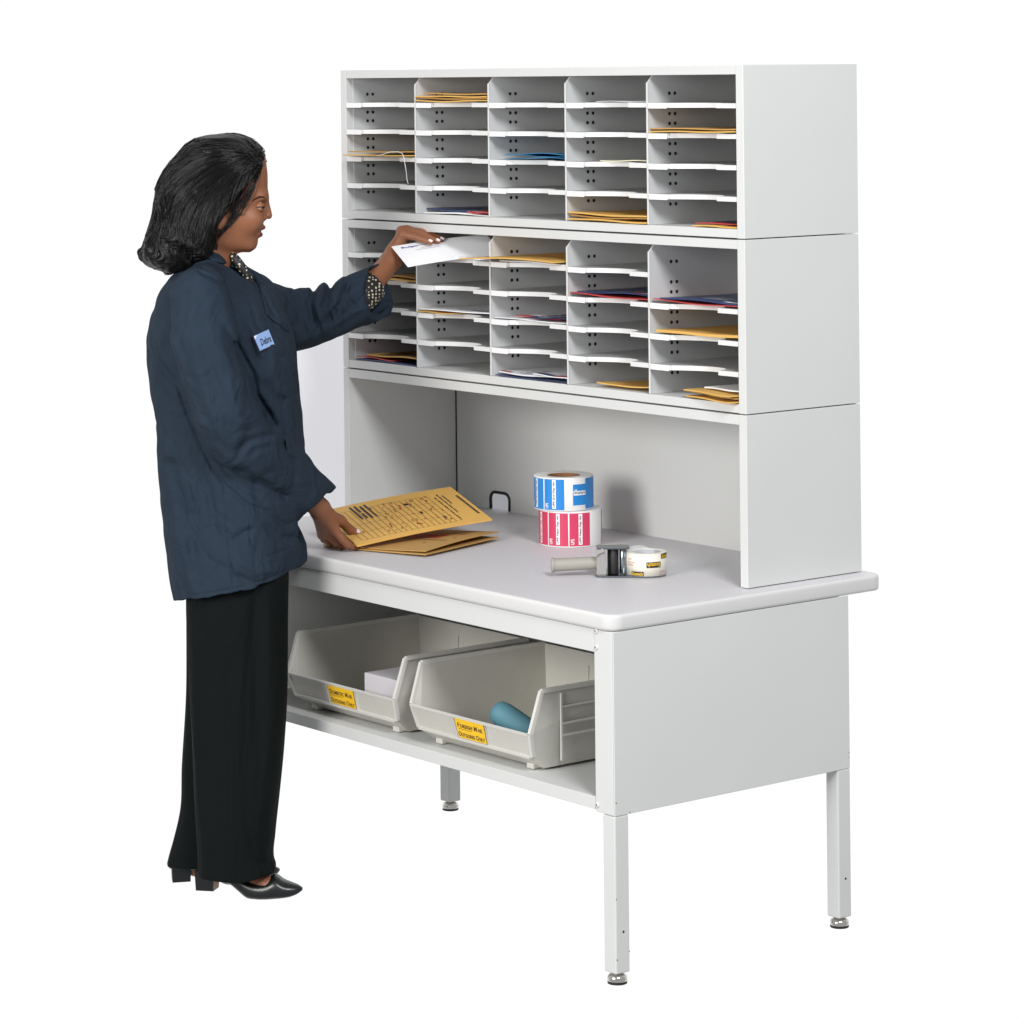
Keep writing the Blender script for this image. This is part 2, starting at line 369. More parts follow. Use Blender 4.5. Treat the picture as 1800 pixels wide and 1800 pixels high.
# upper unit
for k, (f0, f1, yf, m_, th) in enumerate(((.0, 1, -.004, manila, .003), (.03, 1, .006, manila_d, .004), (.0, .99, -.002, manila, .003), (.05, 1, .012, manila_d, .0035))):
    in_slot('U', 1, 0, f0, f1, yf, m_, ('bottom', 'second', 'third', 'topmost')[k] + ' of four manila envelopes piled in the top slot of the second column', dz=.0055*k, th=th, lift=.003)
in_slot('U', 0, 2, .1, 1, -.028, manila, 'lower of two manila envelopes in the third slot of the first column', lift=.004, skew=-.006)
in_slot('U', 0, 2, .13, 1, -.022, manila_d, 'upper of two manila envelopes with a white string, third slot of the first column', dz=.0085, lift=.005)
for k, (f0, yf, m_) in enumerate(((.2, .004, blue_p), (.12, .012, blue_p), (.18, .002, blue_p))):
    in_slot('U', 2, 2, f0, 1, yf, m_, ('lowest', 'middle', 'top')[k] + ' sheet of the blue papers in the third slot of the middle column', 'paper', name='paper', dz=.005*k, th=.0012, lift=.006, skew=.004*(k-1))
in_slot('U', 3, 0, .3, 1, .02, white_p, 'thin white paper in the top slot of the fourth column', 'paper', name='paper', th=.001, lift=.002)
in_slot('U', 3, 2, .3, 1, .03, cream_p, 'thin cream envelope in the third slot of the fourth column', th=.0025, lift=.002)
in_slot('U', 4, 1, .02, 1, -.004, manila, 'lower manila envelope in the second slot of the last column, upper unit', lift=.003)
in_slot('U', 4, 1, .0, 1, .006, manila_d, 'upper manila envelope in the second slot of the last column, upper unit', dz=.007, lift=.002)
in_slot('U', 1, 4, .05, .99, .01, white_p, 'white envelope under the navy brochure at the bottom of the second column', th=.003, lift=.002)
in_slot('U', 1, 4, .0, .7, .03, navy_p, 'navy brochure in the bottom slot of the second column', 'brochure', name='brochure', dz=.006, th=.003, lift=.003)
in_slot('U', 1, 4, .72, 1, -.002, red_p, 'small red card beside the navy brochure in the bottom slot', 'card', name='card', dz=.0062, th=.003, lift=.002, prints=[(white_p, lines(.1, .9, (.03, .07, .11)))])
for k, (f0, yf, m_) in enumerate(((.02, -.002, manila), (.0, .01, manila_d), (.01, .0, manila))):
    in_slot('U', 3, 4, f0, 1, yf, m_, ('lowest', 'middle', 'top')[k] + ' manila envelope of the pile in the bottom slot of the fourth column', dz=.0065*k, th=.0035, lift=.004)
in_slot('U', 4, 4, .5, 1, .0, manila, 'manila envelope under the red folder in the bottom slot, last column', lift=.002)
in_slot('U', 4, 4, .46, 1, .02, red_p, 'red edged folder in the bottom slot of the last column', 'folder', name='folder', dz=.005, th=.002, lift=.003, prints=[(navy_p, strip(.15, 1, .08, .9), 'cover_print')])
# the loose white string
bm = bmesh.new()
sp = [(.205,-.032,.930),(.235,-.036,.934),(.262,-.035,.940),(.290,-.032,.941),(.306,-.030,.937),(.3125,-.030,.928),(.314,-.028,.912),(.3165,-.026,.893),(.314,-.022,.872),(.316,-.018,.855)]
pts = []
for a, b in zip(sp, sp[1:]):
    for t_ in (0, .33, .66): pts.append(Vector(a).lerp(Vector(b), t_) + Vector((0, 0, H)))
tube(bm, pts, .0008, 6); tag(bmobj('string', bm, white_p), 'thin white string hanging from the envelope in the first column', 'string')
# lower unit
in_slot('M', 0, 1, .3, 1, .02, manila, 'lower manila envelope behind the reaching wrist, first column', lift=.004, th=.004)
in_slot('M', 0, 1, .36, 1, .03, manila_d, 'upper manila envelope behind the reaching wrist, first column', dz=.008, lift=.004)
in_slot('M', 1, 0, .2, 1, .012, white_p, 'white letter already lying in the top slot under the held envelope', 'letter', name='letter', th=.002, lift=.002)
o = in_slot('M', 2, 0, .1, 1, .004, white_p, 'white letter under the manila envelope in the top slot of the middle column', 'letter', name='letter', th=.003, lift=.002)
o, fn = sheet('envelope', (.572, -.058, H+.6845), (.899, -.028, H+.6865), (.899, .2, H+.691), (.66, .2, H+.691), .003, manila, bend=lambda u, v: .006*math.sin(3*u)*(1-v))
tag(o, 'wide manila envelope sticking out of the top slot of the middle column', 'envelope', 'mail lying in the pigeonholes')
g = Print()
for v in (.12, .2, .28, .36, .44): g.long_bar(.22, .9, v, v+.012)
for u in (.35, .5, .65, .8): g.bar(u, u+.006, .12, .45)
g.build('lettering', fn, ink_b, o)
in_slot('M', 3, 1, .0, 1, .006, red_p, 'red folder under the navy magazine in the fourth column', 'folder', name='folder', th=.0022, lift=.006)
in_slot('M', 3, 1, .05, 1, .016, navy_p, 'navy magazine over a red folder in the fourth column', 'magazine', name='magazine', dz=.0075, th=.0025, lift=.005,
        prints=[(white_p, lines(.35, .75, (.1, .16, .24, .32))), (red_p, strip(.72, .95, .0, .06), 'cover_print'), (white_p, strip(.8, 1, .02, .1), 'cover_print')])
in_slot('M', 4, 1, .02, 1, .004, red_p, 'red folder under the navy magazine in the last column', 'folder', name='folder', th=.0022, lift=.006)
in_slot('M', 4, 1, .1, 1, .004, navy_p, 'navy magazine over a red folder in the tall slot of the last column', 'magazine', name='magazine', dz=.007, th=.003, lift=.004,
        prints=[(white_p, lines(.4, .8, (.12, .18, .26))), (white_p, strip(.78, .98, .02, .08), 'cover_print')])
in_slot('M', 1, 2, .0, .5, -.006, manila, 'manila envelope under the printed letter in the second column', th=.002, lift=.002)
in_slot('M', 1, 2, .02, 1, .0, white_p, 'white printed letter in the third slot of the second column', 'letter', name='letter', dz=.0045, th=.0025, lift=.006,
        prints=[(ink_grey, lines(.25, .6, (.1, .16, .22))), (ink, lines(.55, .98, (.14, .17, .24), .016))])
in_slot('M', 2, 2, .0, 1, .01, white_p, 'white letter under the leaflets in the third slot of the middle column', 'letter', name='letter', th=.002, lift=.003)
in_slot('M', 2, 2, .2, .8, .03, red_p, 'red and white leaflet in the third slot of the middle column', 'leaflet', name='leaflet', dz=.0045, th=.0018, lift=.005, prints=[(white_p, strip(.1, .45, .05, .5), 'cover_print')])
in_slot('M', 2, 2, .5, 1, .006, navy_p, 'navy and white leaflet in the third slot of the middle column', 'leaflet', name='leaflet', dz=.0085, th=.0018, lift=.004, prints=[(white_p, lines(.1, .8, (.04, .1, .17, .24), .025))])
in_slot('M', 4, 2, .06, 1, .002, manila, 'plump manila envelope in the third slot of the last column', th=.006, lift=.006)
in_slot('M', 0, 4, .05, 1, .01, navy_p, 'navy folder under the red one at the bottom of the first column', 'folder', name='folder', th=.003, lift=.001)
in_slot('M', 0, 4, .06, .6, .012, red_p, 'red folder at the bottom of the first column, lower unit', 'folder', name='folder', dz=.0045, th=.002, lift=.004)
in_slot('M', 0, 4, .22, 1, .012, manila_d, 'printed manila envelope at the bottom of the first column, lower unit', dz=.012, th=.003, lift=.005, prints=[(ink_b, lines(.1, .9, (.06, .12, .18, .24, .3), .03))])
in_slot('M', 2, 4, .02, 1, .006, navy_p, 'navy leaflet at the bottom of the pile, middle column of the lower unit', 'leaflet', name='leaflet', th=.002, lift=.002)
in_slot('M', 2, 4, .03, .97, .016, white_p, 'white newsletter at the bottom of the middle column', 'newsletter', name='newsletter', dz=.0045, th=.003, lift=.005,
        prints=[(red_p, strip(.0, .15, .0, .05), 'cover_print'), (ink_grey, lines(.2, .85, (.06, .13, .2, .3), .02)), (manila_d, strip(.55, .7, .03, .1), 'cover_print')])
in_slot('M', 2, 4, .55, 1, -.0, white_p, 'white envelope with a red and navy border, bottom of the middle column', dz=.011, th=.002, lift=.003, prints=[(red_p, strip(.55, .95, .0, .1), 'cover_print'), (navy_p, strip(.1, .5, .0, .08), 'cover_print')])
in_slot('M', 3, 4, .28, 1, .018, manila, 'manila envelope alone in the bottom slot of the fourth column, lower unit', th=.003, lift=.012)
for k, (m_, lb, f0, yf) in enumerate(((manila, 'lowest manila envelope of the pile at the bottom right of the sorter', .4, -.01), (manila_d, 'second manila envelope of the pile at the bottom right of the sorter', .42, .004),
                              (manila, 'third manila envelope of the pile at the bottom right of the sorter', .38, -.012), (white_p, 'white letter on top of the pile at the bottom right of the sorter', .5, .02))):
    in_slot('M', 4, 4, f0, 1, yf, m_, lb, dz=.0068*k, th=.003, lift=.004, skew=.012)

# ================================================================ envelopes on the desk
def desk_env(label, c, th, m, bend, prints):
    o, fn = sheet('envelope', *[(x, y, H + z) for x, y, z in c], th, m, bend=bend, nu=20, nv=14)
    tag(o, label, 'envelope', 'interoffice envelopes on the desk')
    for mm, f in prints:
        g = Print(); f(g); g.build('lettering', fn, mm, o)
    return o
bow = lambda u, v: .010*(u-.1)**2 + .004*math.sin(math.pi*v)
desk_env('manila envelope lying flat on the desk, lowest of the pile', ((.405,-.350,.0008), (.700,-.262,.0008), (.615,.022,.003), (.315,-.065,.002)), .0022, manila_d, lambda u, v: .004*u*u+.001, [])
def red_print(g):
    for i, (a, b) in enumerate(((.0, .9), (.0, 1), (.1, 1))): 
        for k in range(7): g.bar(.40 + .34*(k+a*.3)/7, .40 + .34*(k+.86)/7, .50+.07*i, .555+.07*i)
def dark_marks(g):
    for u, v in ((.75, .3), (.8, .75), (.3, .3), (.86, .55)): g.bar(u, u+.03, v, v+.012)
    g.long_bar(.45, .9, .42, .432); g.long_bar(.45, .85, .76, .77)
desk_env('worn manila envelope with a red stamp, under the held envelope', ((.392,-.340,.0042), (.690,-.255,.0042), (.604,.034,.011), (.305,-.055,.008)), .0022, manila_d, bow, [(ink_red, red_print), (ink, dark_marks)])
def form(g):
    n = 17                                             # ruled form printed over the face
    for i in range(n + 1):
        u = .06 + .70*i/n
        for j in range(12): g.bar(u, u + .0035, .08 + .76*j/12, .08 + .76*(j+1)/12)
    for v in (.08, .27, .46, .65, .84): g.long_bar(.06, .763, v, v+.003, 12)
def bars(g):
    for i, (u, v0, v1) in enumerate(((.20, .58, .93), (.235, .58, .72), (.235, .75, .93), (.27, .56, .90), (.305, .58, .92))):
        for k in range(4): g.bar(u, u+.016, v0+(v1-v0)*k/4, v0+(v1-v0)*(k+1)/4)
def scribble(g):
    rs = random.Random(4)
    for i in range(60):
        u, v = rs.uniform(.3, .76), rs.uniform(.1, .84); g.bar(u, u+.008, v, v+rs.uniform(.01, .05))
def heads(g):
    for u, a, b in ((.80, .1, .78), (.835, .3, .85), (.865, .55, .8)):
        for k in range(14): g.bar(u, u+.011 if k % 3 else u+.007, a+(b-a)*k/14, a+(b-a)*(k+.75)/14)
    for k in range(12): g.bar(.955, .972, .2+.55*k/12, .2+.55*(k+.8)/12)
def blots(g):
    for u, v, a, b in ((.56, .70, .03, .05), (.60, .42, .016, .06), (.71, .21, .02, .05), (.74, .16, .012, .03)): g.bar(u, u+a, v, v+b)
def rednotes(g):
    for u, v in ((.47, .72), (.5, .62), (.52, .69), (.33, .3), (.12, .25), (.5, .18), (.28, .15)): g.bar(u, u+.01, v, v+.045)
held = desk_env('manila interoffice envelope with a ruled form, lifted by the near hand', ((.531,-.339,.0135), (.604,.010,.050), (.362,.068,.099), (.289,-.281,.0625)), .004, manila, lambda u, v: .004*math.sin(math.pi*u), 
         [(ink_form, form), (ink, bars), (ink_form, scribble), (ink, heads), (ink, blots), (ink_red, rednotes)])
# white letter being filed
c0, c1, c2 = Vector((.3286,-.0827,.7069)), Vector((.4213,-.1009,.6612)), Vector((.524,.116,.6865)); c3 = c2 + (c0 - c1)
o, fn = sheet('envelope', *[tuple(p + Vector((0, 0, H))) for p in (c1, c2, c3, c0)], .0012, white_p, bend=lambda u, v: .004*math.sin(math.pi*u)*(1-.3*v), nu=20)
tag(o, 'white business envelope held by the far hand in front of the top slot', 'envelope')
g = Print(); g.word('Budget', .08, .80, .085, bold=.002, width=.17); g.build('lettering', fn, ink_blue, o)
g = Print(); g.word('Mailing', .26, .80, .085, width=.15)
for v, a, b in ((.73, .27, .5), (.66, .2, .46)): g.long_bar(a, b, v, v+.012)
g.build('lettering', fn, ink_grey, o)

# ================================================================ label rolls
lab_blue = M('blue_label', lin(28, 130, 205), .45); lab_red = M('red_label', lin(202, 56, 92), .45); core_m = M('brown_card_core', lin(150, 105, 70), .7, bump=.2, bscale=200); backing = M('white_backing_paper', (.82, .81, .80), .5)
def label_roll(label, x, y, z, r, h, m, panels, hole_r):
    t = thing('label_roll', label, 'label roll', (x, y, z))
    v_, f_ = lathe([(hole_r, .001), (r-.001, 0), (r, .001), (r, h-.001), (r-.001, h), (hole_r+.002, h-.001)], 72, closed=True); meshobj('roll', v_, f_, backing, t, smooth=False)
    for p in t.children[0].data.polygons: p.use_smooth = abs(p.normal.z) < .5
    v_, f_ = lathe([(hole_r-.004, .001), (hole_r, .001), (hole_r, h-.0012), (hole_r-.004, h-.0012)], 48, closed=True); meshobj('core', v_, f_, core_m, t, smooth=False)
    base = math.atan2(CAM.y - y, CAM.x - x)
    def on(th, zz, o=.0004): a = base + R(th); return ((r+o)*math.cos(a), (r+o)*math.sin(a), zz)
    for (a0, a1, z0, z1, bands) in panels:
        vv, ff = [], []; n = max(3, int((a1-a0)/3))
        for i in range(n+1):
            for zz in (z0, z1): vv.append(on(a0+(a1-a0)*i/n, h*zz))
        ff = [(2*i, 2*i+2, 2*i+3, 2*i+1) for i in range(n)]; lab = meshobj('label', vv, ff, m, t, smooth=True)
        for bd in bands:
            b0, b1, q0, q1, txt, rot, col = bd
            if b0 is not None:
                vv, ff = [], []; n = 6
                for i in range(n+1):
                    for zz in (q0, q1): vv.append(on(b0+(b1-b0)*i/n, h*zz, .0007))
                ff = [(2*i, 2*i+2, 2*i+3, 2*i+1) for i in range(n)]; meshobj('text_band', vv, ff, white_p, lab, smooth=True)
                tv, tf = text_mesh(txt, 1, shear=.25, bold=.03)
                lw = tv[:, 0].max(); lh = tv[:, 1].max()
                if rot: pos = [on(b1 - (b1-b0)*(.16+.68*(q/lh)), h*(q0+(q1-q0)*(.04+.92*p/lw)), .0010) for p, q, _ in tv]
                else: pos = [on(b0+(b1-b0)*(.04+.92*p/lw), h*(q0+(q1-q0)*(.16+.68*q/lh)), .0010) for p, q, _ in tv]
                meshobj('lettering', pos, tf, ink, lab)
            else:
                tv, tf = text_mesh(txt, 1, bold=.02); lw = tv[:, 0].max(); lh = tv[:, 1].max(); aa = q0
                if rot: pos = [on(a0+(a1-a0)*(aa+.16 - .16*(q/lh)), h*(z0+(z1-z0)*(.05+.17*p/lw)), .0010) for p, q, _ in tv]
                else: pos = [on(a0+(a1-a0)*(aa+.2*p/lw), h*(z0+(z1-z0)*(.62+.15*q/lh)), .0010) for p, q, _ in tv]
                meshobj('lettering', pos, tf, white_p, lab)
    return t
def std(a0, a1, txt): return (a0, a1, .04, .96, [(a0+(a1-a0)*.42, a0+(a1-a0)*.60, .08, .94, txt, True, None), (None, None, .06, None, 'UPS', True, None)])
T1, T2 = 'UPS Next Day Air', 'UPS 2nd Day Air'
label_roll('roll of red shipping labels standing under the blue roll', .756, .130, H+.0006, .0755, .0855, lab_red, [std(-88, -45, T1), std(-42.5, -4, T1), std(-1.5, 38, T1)] + [std(a, a+38, T1) for a in (80, 121, 162, 203)], .036)
label_roll('roll of blue shipping labels stacked on the red roll', .747, .118, H+.0868, .0715, .0795, lab_blue, [std(-84, -42.5, T2), std(-39.5, 1, T2), (18, 46, .17, .80, [(19, 46, .47, .60, T2, False, None), (None, None, .1, None, 'UPS', False, None)]), (46, 86, .04, .96, [])] + [std(a, a+38, T2) for a in (100, 141, 182, 223)], .0395)

# ================================================================ tape dispenser lying on its side, axes: x to the right of the photograph
cast = M('grey_cast_metal', (.36, .355, .34), .4, metal=.3, bump=.15, bscale=200); grip = M('ribbed_grey_grip', (.33, .315, .275), .55); steel = M('dull_steel', (.26, .29, .32), .24, metal=1); tape_w = M('printed_tape', (.80, .76, .66), .35, coat=.3)
yel = M('yellow_ink', lin(245, 195, 30), .5); clear = M('clear_film', (.9, .9, .9), .1, alpha=.25)
td = thing('tape_dispenser', 'hand tape dispenser with a ribbed grey handle lying on its side on the desk', 'tape dispenser', (1.186, -.104, H), YAW)
def outline(pts, z0, z1, name, m, bev=.0008):
    bm = bmesh.new(); prism(bm, pts, 2, z0, z1); bmesh.ops.bevel(bm, geom=list(bm.edges), offset=bev, segments=1, affect='EDGES'); return bmobj(name, bm, m, td)
def arc(cx, cy, r, a0, a1, n=10): return [(cx+r*math.cos(R(a0+(a1-a0)*k/n)), cy+r*math.sin(R(a0+(a1-a0)*k/n))) for k in range(n+1)]
outline([(-.036, .022), (-.036, -.022), (-.026, -.030), (.0, -.032)] + arc(.082, .0, .041, -100, 100, 14) + [(.0, .03), (-.026, .028)], .0008, .0042, 'base_plate', steel)
outline([(-.034, .020), (-.034, -.018), (-.022, -.027), (.030, -.027), (.040, -.02), (.040, .02), (.02, .026), (-.02, .024)], .0630, .0662, 'top_plate', steel)
bm = bmesh.new(); prism(bm, [(-.036, .004), (-.032, .030), (-.036, .061), (-.015, .061), (-.012, .030), (-.010, .004)], 1, -.026, .012); bmesh.ops.bevel(bm, geom=list(bm.edges), offset=.003, segments=3, affect='EDGES'); bmobj('frame', bm, cast, td, smooth=False)
def rod(name, x, y, z0, z1, r, m):
    v_, f_ = lathe([(r*.9, z0), (r, z0+.001), (r, z1-.001), (r*.9, z1)], 28, x, y); return meshobj(name, v_, f_, m, td, smooth=True)
boxobj('dark_gap_backing', -.009, .016, -.004, .018, .0045, .0625, rubber, td, .001); rod('tape_roller', .004, -.010, .006, .062, .0085, rubber); rod('guide_roller', .026, -.004, .006, .062, .0085, steel); rod('hub_post', .078, .0, .005, .045, .008, steel)  # first box is an added black backing, stands in for the dark gap between plates
bm = bmesh.new(); prism(bm, [(-.037, .046), (-.030, .054), (-.018, .058), (-.014, .064), (-.038, .064)], 1, -.032, -.026); bmobj('cutter_guard', bm, chrome, td)
# handle along -x, ribbed, slightly flared at its end
pr = []
for k in range(56):
    s = k/55; pr.append((.0135 + .0012*s + (.0008 if k % 2 else 0) + (.0022 if s > .95 else 0), .024 + .110*s))
pr = [(.012, .020)] + pr + [(.0155, .1355), (.012, .1365)]
v_, f_ = lathe(pr, 28); hd = meshobj('handle', [(-c, b - .002, .030 + a - .0035*(c-.03)/.08) for a, b, c in v_], f_, grip, td, smooth=True)
# clear film flap off the roll
fl = [(.036 + .06*k/8, -.012 - .004*math.sin(k), .058 + .006*math.sin(k*.5)) for k in range(9)]
vv = [p for q in fl for p in ((q[0], q[1], q[2]-.012), (q[0], q[1]+.014, q[2]+.004))]; meshobj('film_flap', vv, [(2*i, 2*i+2, 2*i+3, 2*i+1) for i in range(8)], clear, td, smooth=True)
tr = thing('tape_roll', 'cream roll of printed packing tape mounted in the dispenser', 'tape roll', Vector((1.186, -.104, H)) + RI*.078, YAW)
TR, TZ0, TZ1 = .0455, .0048, .0545
v_, f_ = lathe([(.034, TZ0), (TR, TZ0), (TR, TZ1), (.034, TZ1)], 64, closed=True); rl = meshobj('roll', v_, f_, tape_w, tr)
for p in rl.data.polygons: p.use_smooth = abs(p.normal.z) < .5
v_, f_ = lathe([(.031, TZ0), (.0339, TZ0), (.0339, TZ1-.001), (.031, TZ1-.001)], 48, closed=True); meshobj('core', v_, f_, M('grey_core', (.35, .36, .40), .5), tr, smooth=True)
base = math.radians(-90 + 0)                # local -y looks at the camera
def ont(th, z, o=.0004): a = base + R(th); return ((TR+o)*math.cos(a), (TR+o)*math.sin(a), z)
def tape_mark(a0, a1, z0, z1, txt, flip=False):
    vv = [ont(a0+(a1-a0)*i/8, zz) for i in range(9) for zz in (z0, z1)]; mk = meshobj('print_block', vv, [(2*i, 2*i+2, 2*i+3, 2*i+1) for i in range(8)], ink, rl, smooth=True)
    tv, tf = text_mesh(txt, 1, bold=.02); lw, lh = tv[:, 0].max(), tv[:, 1].max()
    fx = (lambda p: 1-p) if flip else (lambda p: p)
    meshobj('lettering', [ont(a0+(a1-a0)*(.06+.88*fx(p/lw)), z0+(z1-z0)*(.14+.72*fx(q/lh)), .0009) for p, q, _ in tv], tf, yel, rl)
tape_mark(-2, 42, .0235, .0365, 'Scotch', True); tape_mark(-48, -10, .0055, .0150, 'Scotch'); tape_mark(44, 84, .042, .0535, 'Scotch')
g = Print()
for k, (t_, wd) in enumerate((('Scotch', .012), ('Performance', .022), ('Shipping', .017))):
    vv, ff = text_mesh(t_, .0055); s_ = wd/vv[:, 0].max(); g.add([(p*s_, q - .0068*k, 0) for p, q, _ in vv], ff)
g.build('lettering', lambda a, b: ont(-64 + a/TR*57.3, .040 + b), ink_red, rl)
g = Print()
for k, t_ in enumerate(('Scotch', '3M')):
    vv, ff = text_mesh(t_, .005); g.add([(p, q - .006*k, 0) for p, q, _ in vv], ff)
g.build('lettering', lambda a, b: ont(38 + a/TR*57.3, .012 + b), ink_red, rl)

# ================================================================ bins on the lower shelf
bin_m = M('stone_grey_plastic', (.575, .56, .505), .42, bump=.06, bscale=300, var=.05, vscale=25); rim_m = M('pale_bin_rim_plastic', (.65, .637, .59), .4); sticker = M('yellow_card', lin(252, 200, 30), .5)
def bin_(label, cx, words):
    z0 = H + ST + .0008
    t = thing('storage_bin', label, 'bin', (cx, -.2, z0), 0, 'storage bins on the lower shelf')
    y = lambda a: a + .2
    hw = lambda z: .196 + .0175*min(1, z/.10) 
    prof = [(y(-.365), .008), (y(-.402), .036), (y(-.416), .088), (y(-.386), .178), (y(-.027), .178), (y(-.035), .008)]
    V = lambda s, p: (s*hw(p[1]), p[0], p[1])
    vv = [V(-1, p) for p in prof] + [V(1, p) for p in prof]
    ff = [(0, 1, 2, 3, 4, 5), (11, 10, 9, 8, 7, 6), (0, 6, 7, 1), (1, 7, 8, 2), (5, 11, 6, 0), (4, 10, 11, 5)]
    tub = meshobj('tub', vv, ff, bin_m, t); so = tub.modifiers.new('s', 'SOLIDIFY'); so.thickness = .004; so.offset = 1
    # rim along the side edges and lip, thicker and paler
    for s in (-1, 1):
        bm = bmesh.new(); pts = [Vector(V(s, p)) + Vector((s*.004, 0, 0)) for p in (prof[1], prof[2], prof[3], prof[4])]
        out = Vector((s*.008, 0, 0))
        for a, b in zip(pts, pts[1:]):
            d = (b - a).normalized(); q = Vector((0, -d.z, d.y)).normalized() if abs(d.x) < .9 else Vector((0, 0, 1))
            q = Vector((1, 0, 0)).cross(d).normalized()*.0045
            c = [a - q - out*.6, a - q + out*.5, a + q + out*.5, a + q - out*.6]; c2_ = [p + (b - a) for p in c]
            A = [bm.verts.new(p) for p in c]; B = [bm.verts.new(p) for p in c2_]
            bm.faces.new(A); bm.faces.new(B[::-1])
            for i in range(4): bm.faces.new((A[i], A[(i+1) % 4], B[(i+1) % 4], B[i]))
        bmobj('rim', bm, rim_m, t)
    def front(u, v, o=0):                    # u across -1..1, v 0..1 up the lip
        p0, p1 = prof[1], prof[2]; yy = p0[0] + (p1[0]-p0[0])*v; zz = p0[1] + (p1[1]-p0[1])*v; n_ = Vector((0, -(p1[1]-p0[1]), (p1[0]-p0[0]))).normalized()
        return Vector((u*hw(zz), yy, zz)) + n_*(.0042+o)
    bm = bmesh.new()
    for v0, v1, o in ((-.06, .05, .003), (.955, 1.03, .003)):
        A = [bm.verts.new(front(u, v, oo)) for u, v, oo in ((-1, v0, o), (1, v0, o), (1, v1, o), (-1, v1, o), (-1, v0, -.003), (1, v0, -.003), (1, v1, -.003), (-1, v1, -.003))]
        for q in ((0,1,2,3), (7,6,5,4), (0,4,5,1), (1,5,6,2), (2,6,7,3), (3,7,4,0)): bm.faces.new([A[i] for i in q])
    bmobj('front_lip', bm, rim_m, t)
    # label holder ribs and the yellow card
    for u in (-.262, .285):
        bm = bmesh.new()
        A = [bm.verts.new(front(u + du, v, oo)) for du, v, oo in ((-.004, .02, .0022), (.004, .02, .0022), (.004, .98, .0022), (-.004, .98, .0022), (-.004, .02, -.002), (.004, .02, -.002), (.004, .98, -.002), (-.004, .98, -.002))]
        for q in ((0,1,2,3), (7,6,5,4), (0,4,5,1), (1,5,6,2), (2,6,7,3), (3,7,4,0)): bm.faces.new([A[i] for i in q])
        bmobj('label_holder', bm, rim_m, t)
    A = [front(u, v, o) for o in (.0012, .0004) for u, v in ((-.240, .08), (.255, .08), (.255, .94), (-.240, .94))]
    cdn = meshobj('label_card', A, [(0,1,2,3), (0,4,5,1), (1,5,6,2), (2,6,7,3), (3,7,4,0)], sticker, t)
    g = Print(); n_ = len(words)
    def line(big, small, u, v, wd):           # small capitals: tall initials
        parts = []; x = 0
        for i, wrd in enumerate(big.split()):
            a, fa = text_mesh(wrd[0], 1.0, shear=.15, bold=.022); b, fb = text_mesh(wrd[1:], .76, shear=.15, bold=.022)
            parts.append((a + [x, 0, 0], fa)); x += a[:, 0].max() + .06; parts.append((b + [x, 0, 0], fb)); x += b[:, 0].max() + .3
        x -= .3
        for a, fa in parts: g.add([(u + p/x*wd, v + q*small, 0) for p, q, _ in a], fa)
    line(words[0], .30, -.215, .54, .44); line(words[1], .30, -.23, .14, .47)
    g.bar(-.205, .03, .475, .495)
    g.build('lettering', lambda a, b: front(a, b, .0017), ink_b, cdn)
    for s in (-1, 1):                          # feet and side ribs
        boxobj('bin_foot', s*.165-.012, s*.165+.012, y(-.378), y(-.35), 0, .012, rim_m, t, .002)
    bm = bmesh.new()
    for s in (-1, 1):
        xs = s*(hw(.1)+.0040)
        for ya, yb, za, zb in ((-.335, -.329, .02, .168), (-.33, -.04, .098, .103), (-.33, -.04, .072, .077), (-.33, -.04, .135, .139)):
            box(bm, min(xs, xs+s*.004), max(xs, xs+s*.004), y(ya), y(yb), za, zb, .0008, 1)
    bmobj('side_rib', bm, rim_m, t)
    bm = bmesh.new()
    for u in (-.05, .08): box(bm, u, u+.0015, y(-.0317), y(-.0305), .09, .15)
    bmobj('back_rib', bm, bin_m, t)
    bm = bmesh.new()                           # slanted gussets under the lip
    for u in (-.14, -.06, .02, .10):
        prism(bm, [(y(-.364), .006), (y(-.400), .0335), (y(-.362), .0335)], 0, u-.0015, u+.0015)
    bmobj('gusset', bm, rim_m, t)
    return t
bin_('grey storage bin marked for domestic mail, beside the front left of the shelf', .566, ('DOMESTIC MAIL', 'OUTGOING ONLY'))
bin_('grey storage bin marked for foreign mail, next to the open front post', 1.062, ('FOREIGN MAIL', 'OUTGOING ONLY'))
zc = H + ST + .013
tag(boxobj('carton', .60, .74, -.372, -.20, zc, zc+.105, M('white_carton', (.66, .63, .66), .6), None, .002), 'small white carton standing in the domestic mail bin', 'carton')
o, fn = sheet('envelope', (.62, -.385, zc+.03), (.765, -.39, zc+.03), (.765, -.375, zc+.03), (.62, -.374, zc+.03), .002, manila_d)
bpy.data.objects.remove(o)
tc_ = M('teal_paper', lin(88, 136, 150), .6, bump=.3, bscale=400, var=.06, vscale=200)
a_, b_ = Vector((1.080, -.345, H-.292)), Vector((1.150, -.285, H-.355)); ax = (b_-a_).normalized(); e1 = ax.orthogonal().normalized(); e2 = ax.cross(e1)
vv, ff = [], []; n = 36
for s, r_ in ((-.02, .004), (-.017, .016), (-.008, .025), (.01, .0295), (.03, .0305), (.07, .031), (.11, .0315), (.112, .004)):
    for k in range(n): vv.append(a_ + ax*s + (e1*math.cos(2*math.pi*k/n) + e2*math.sin(2*math.pi*k/n))*r_)
for i in range(7):
    for k in range(n): ff.append((i*n+k, i*n+(k+1) % n, (i+1)*n+(k+1) % n, (i+1)*n+k))
ff += [tuple(range(n))[::-1], tuple(range(7*n, 8*n))]
tag(meshobj('paper_tube', vv, ff, tc_, None, smooth=True), 'teal rounded paper tube lying in the foreign mail bin', 'tube')
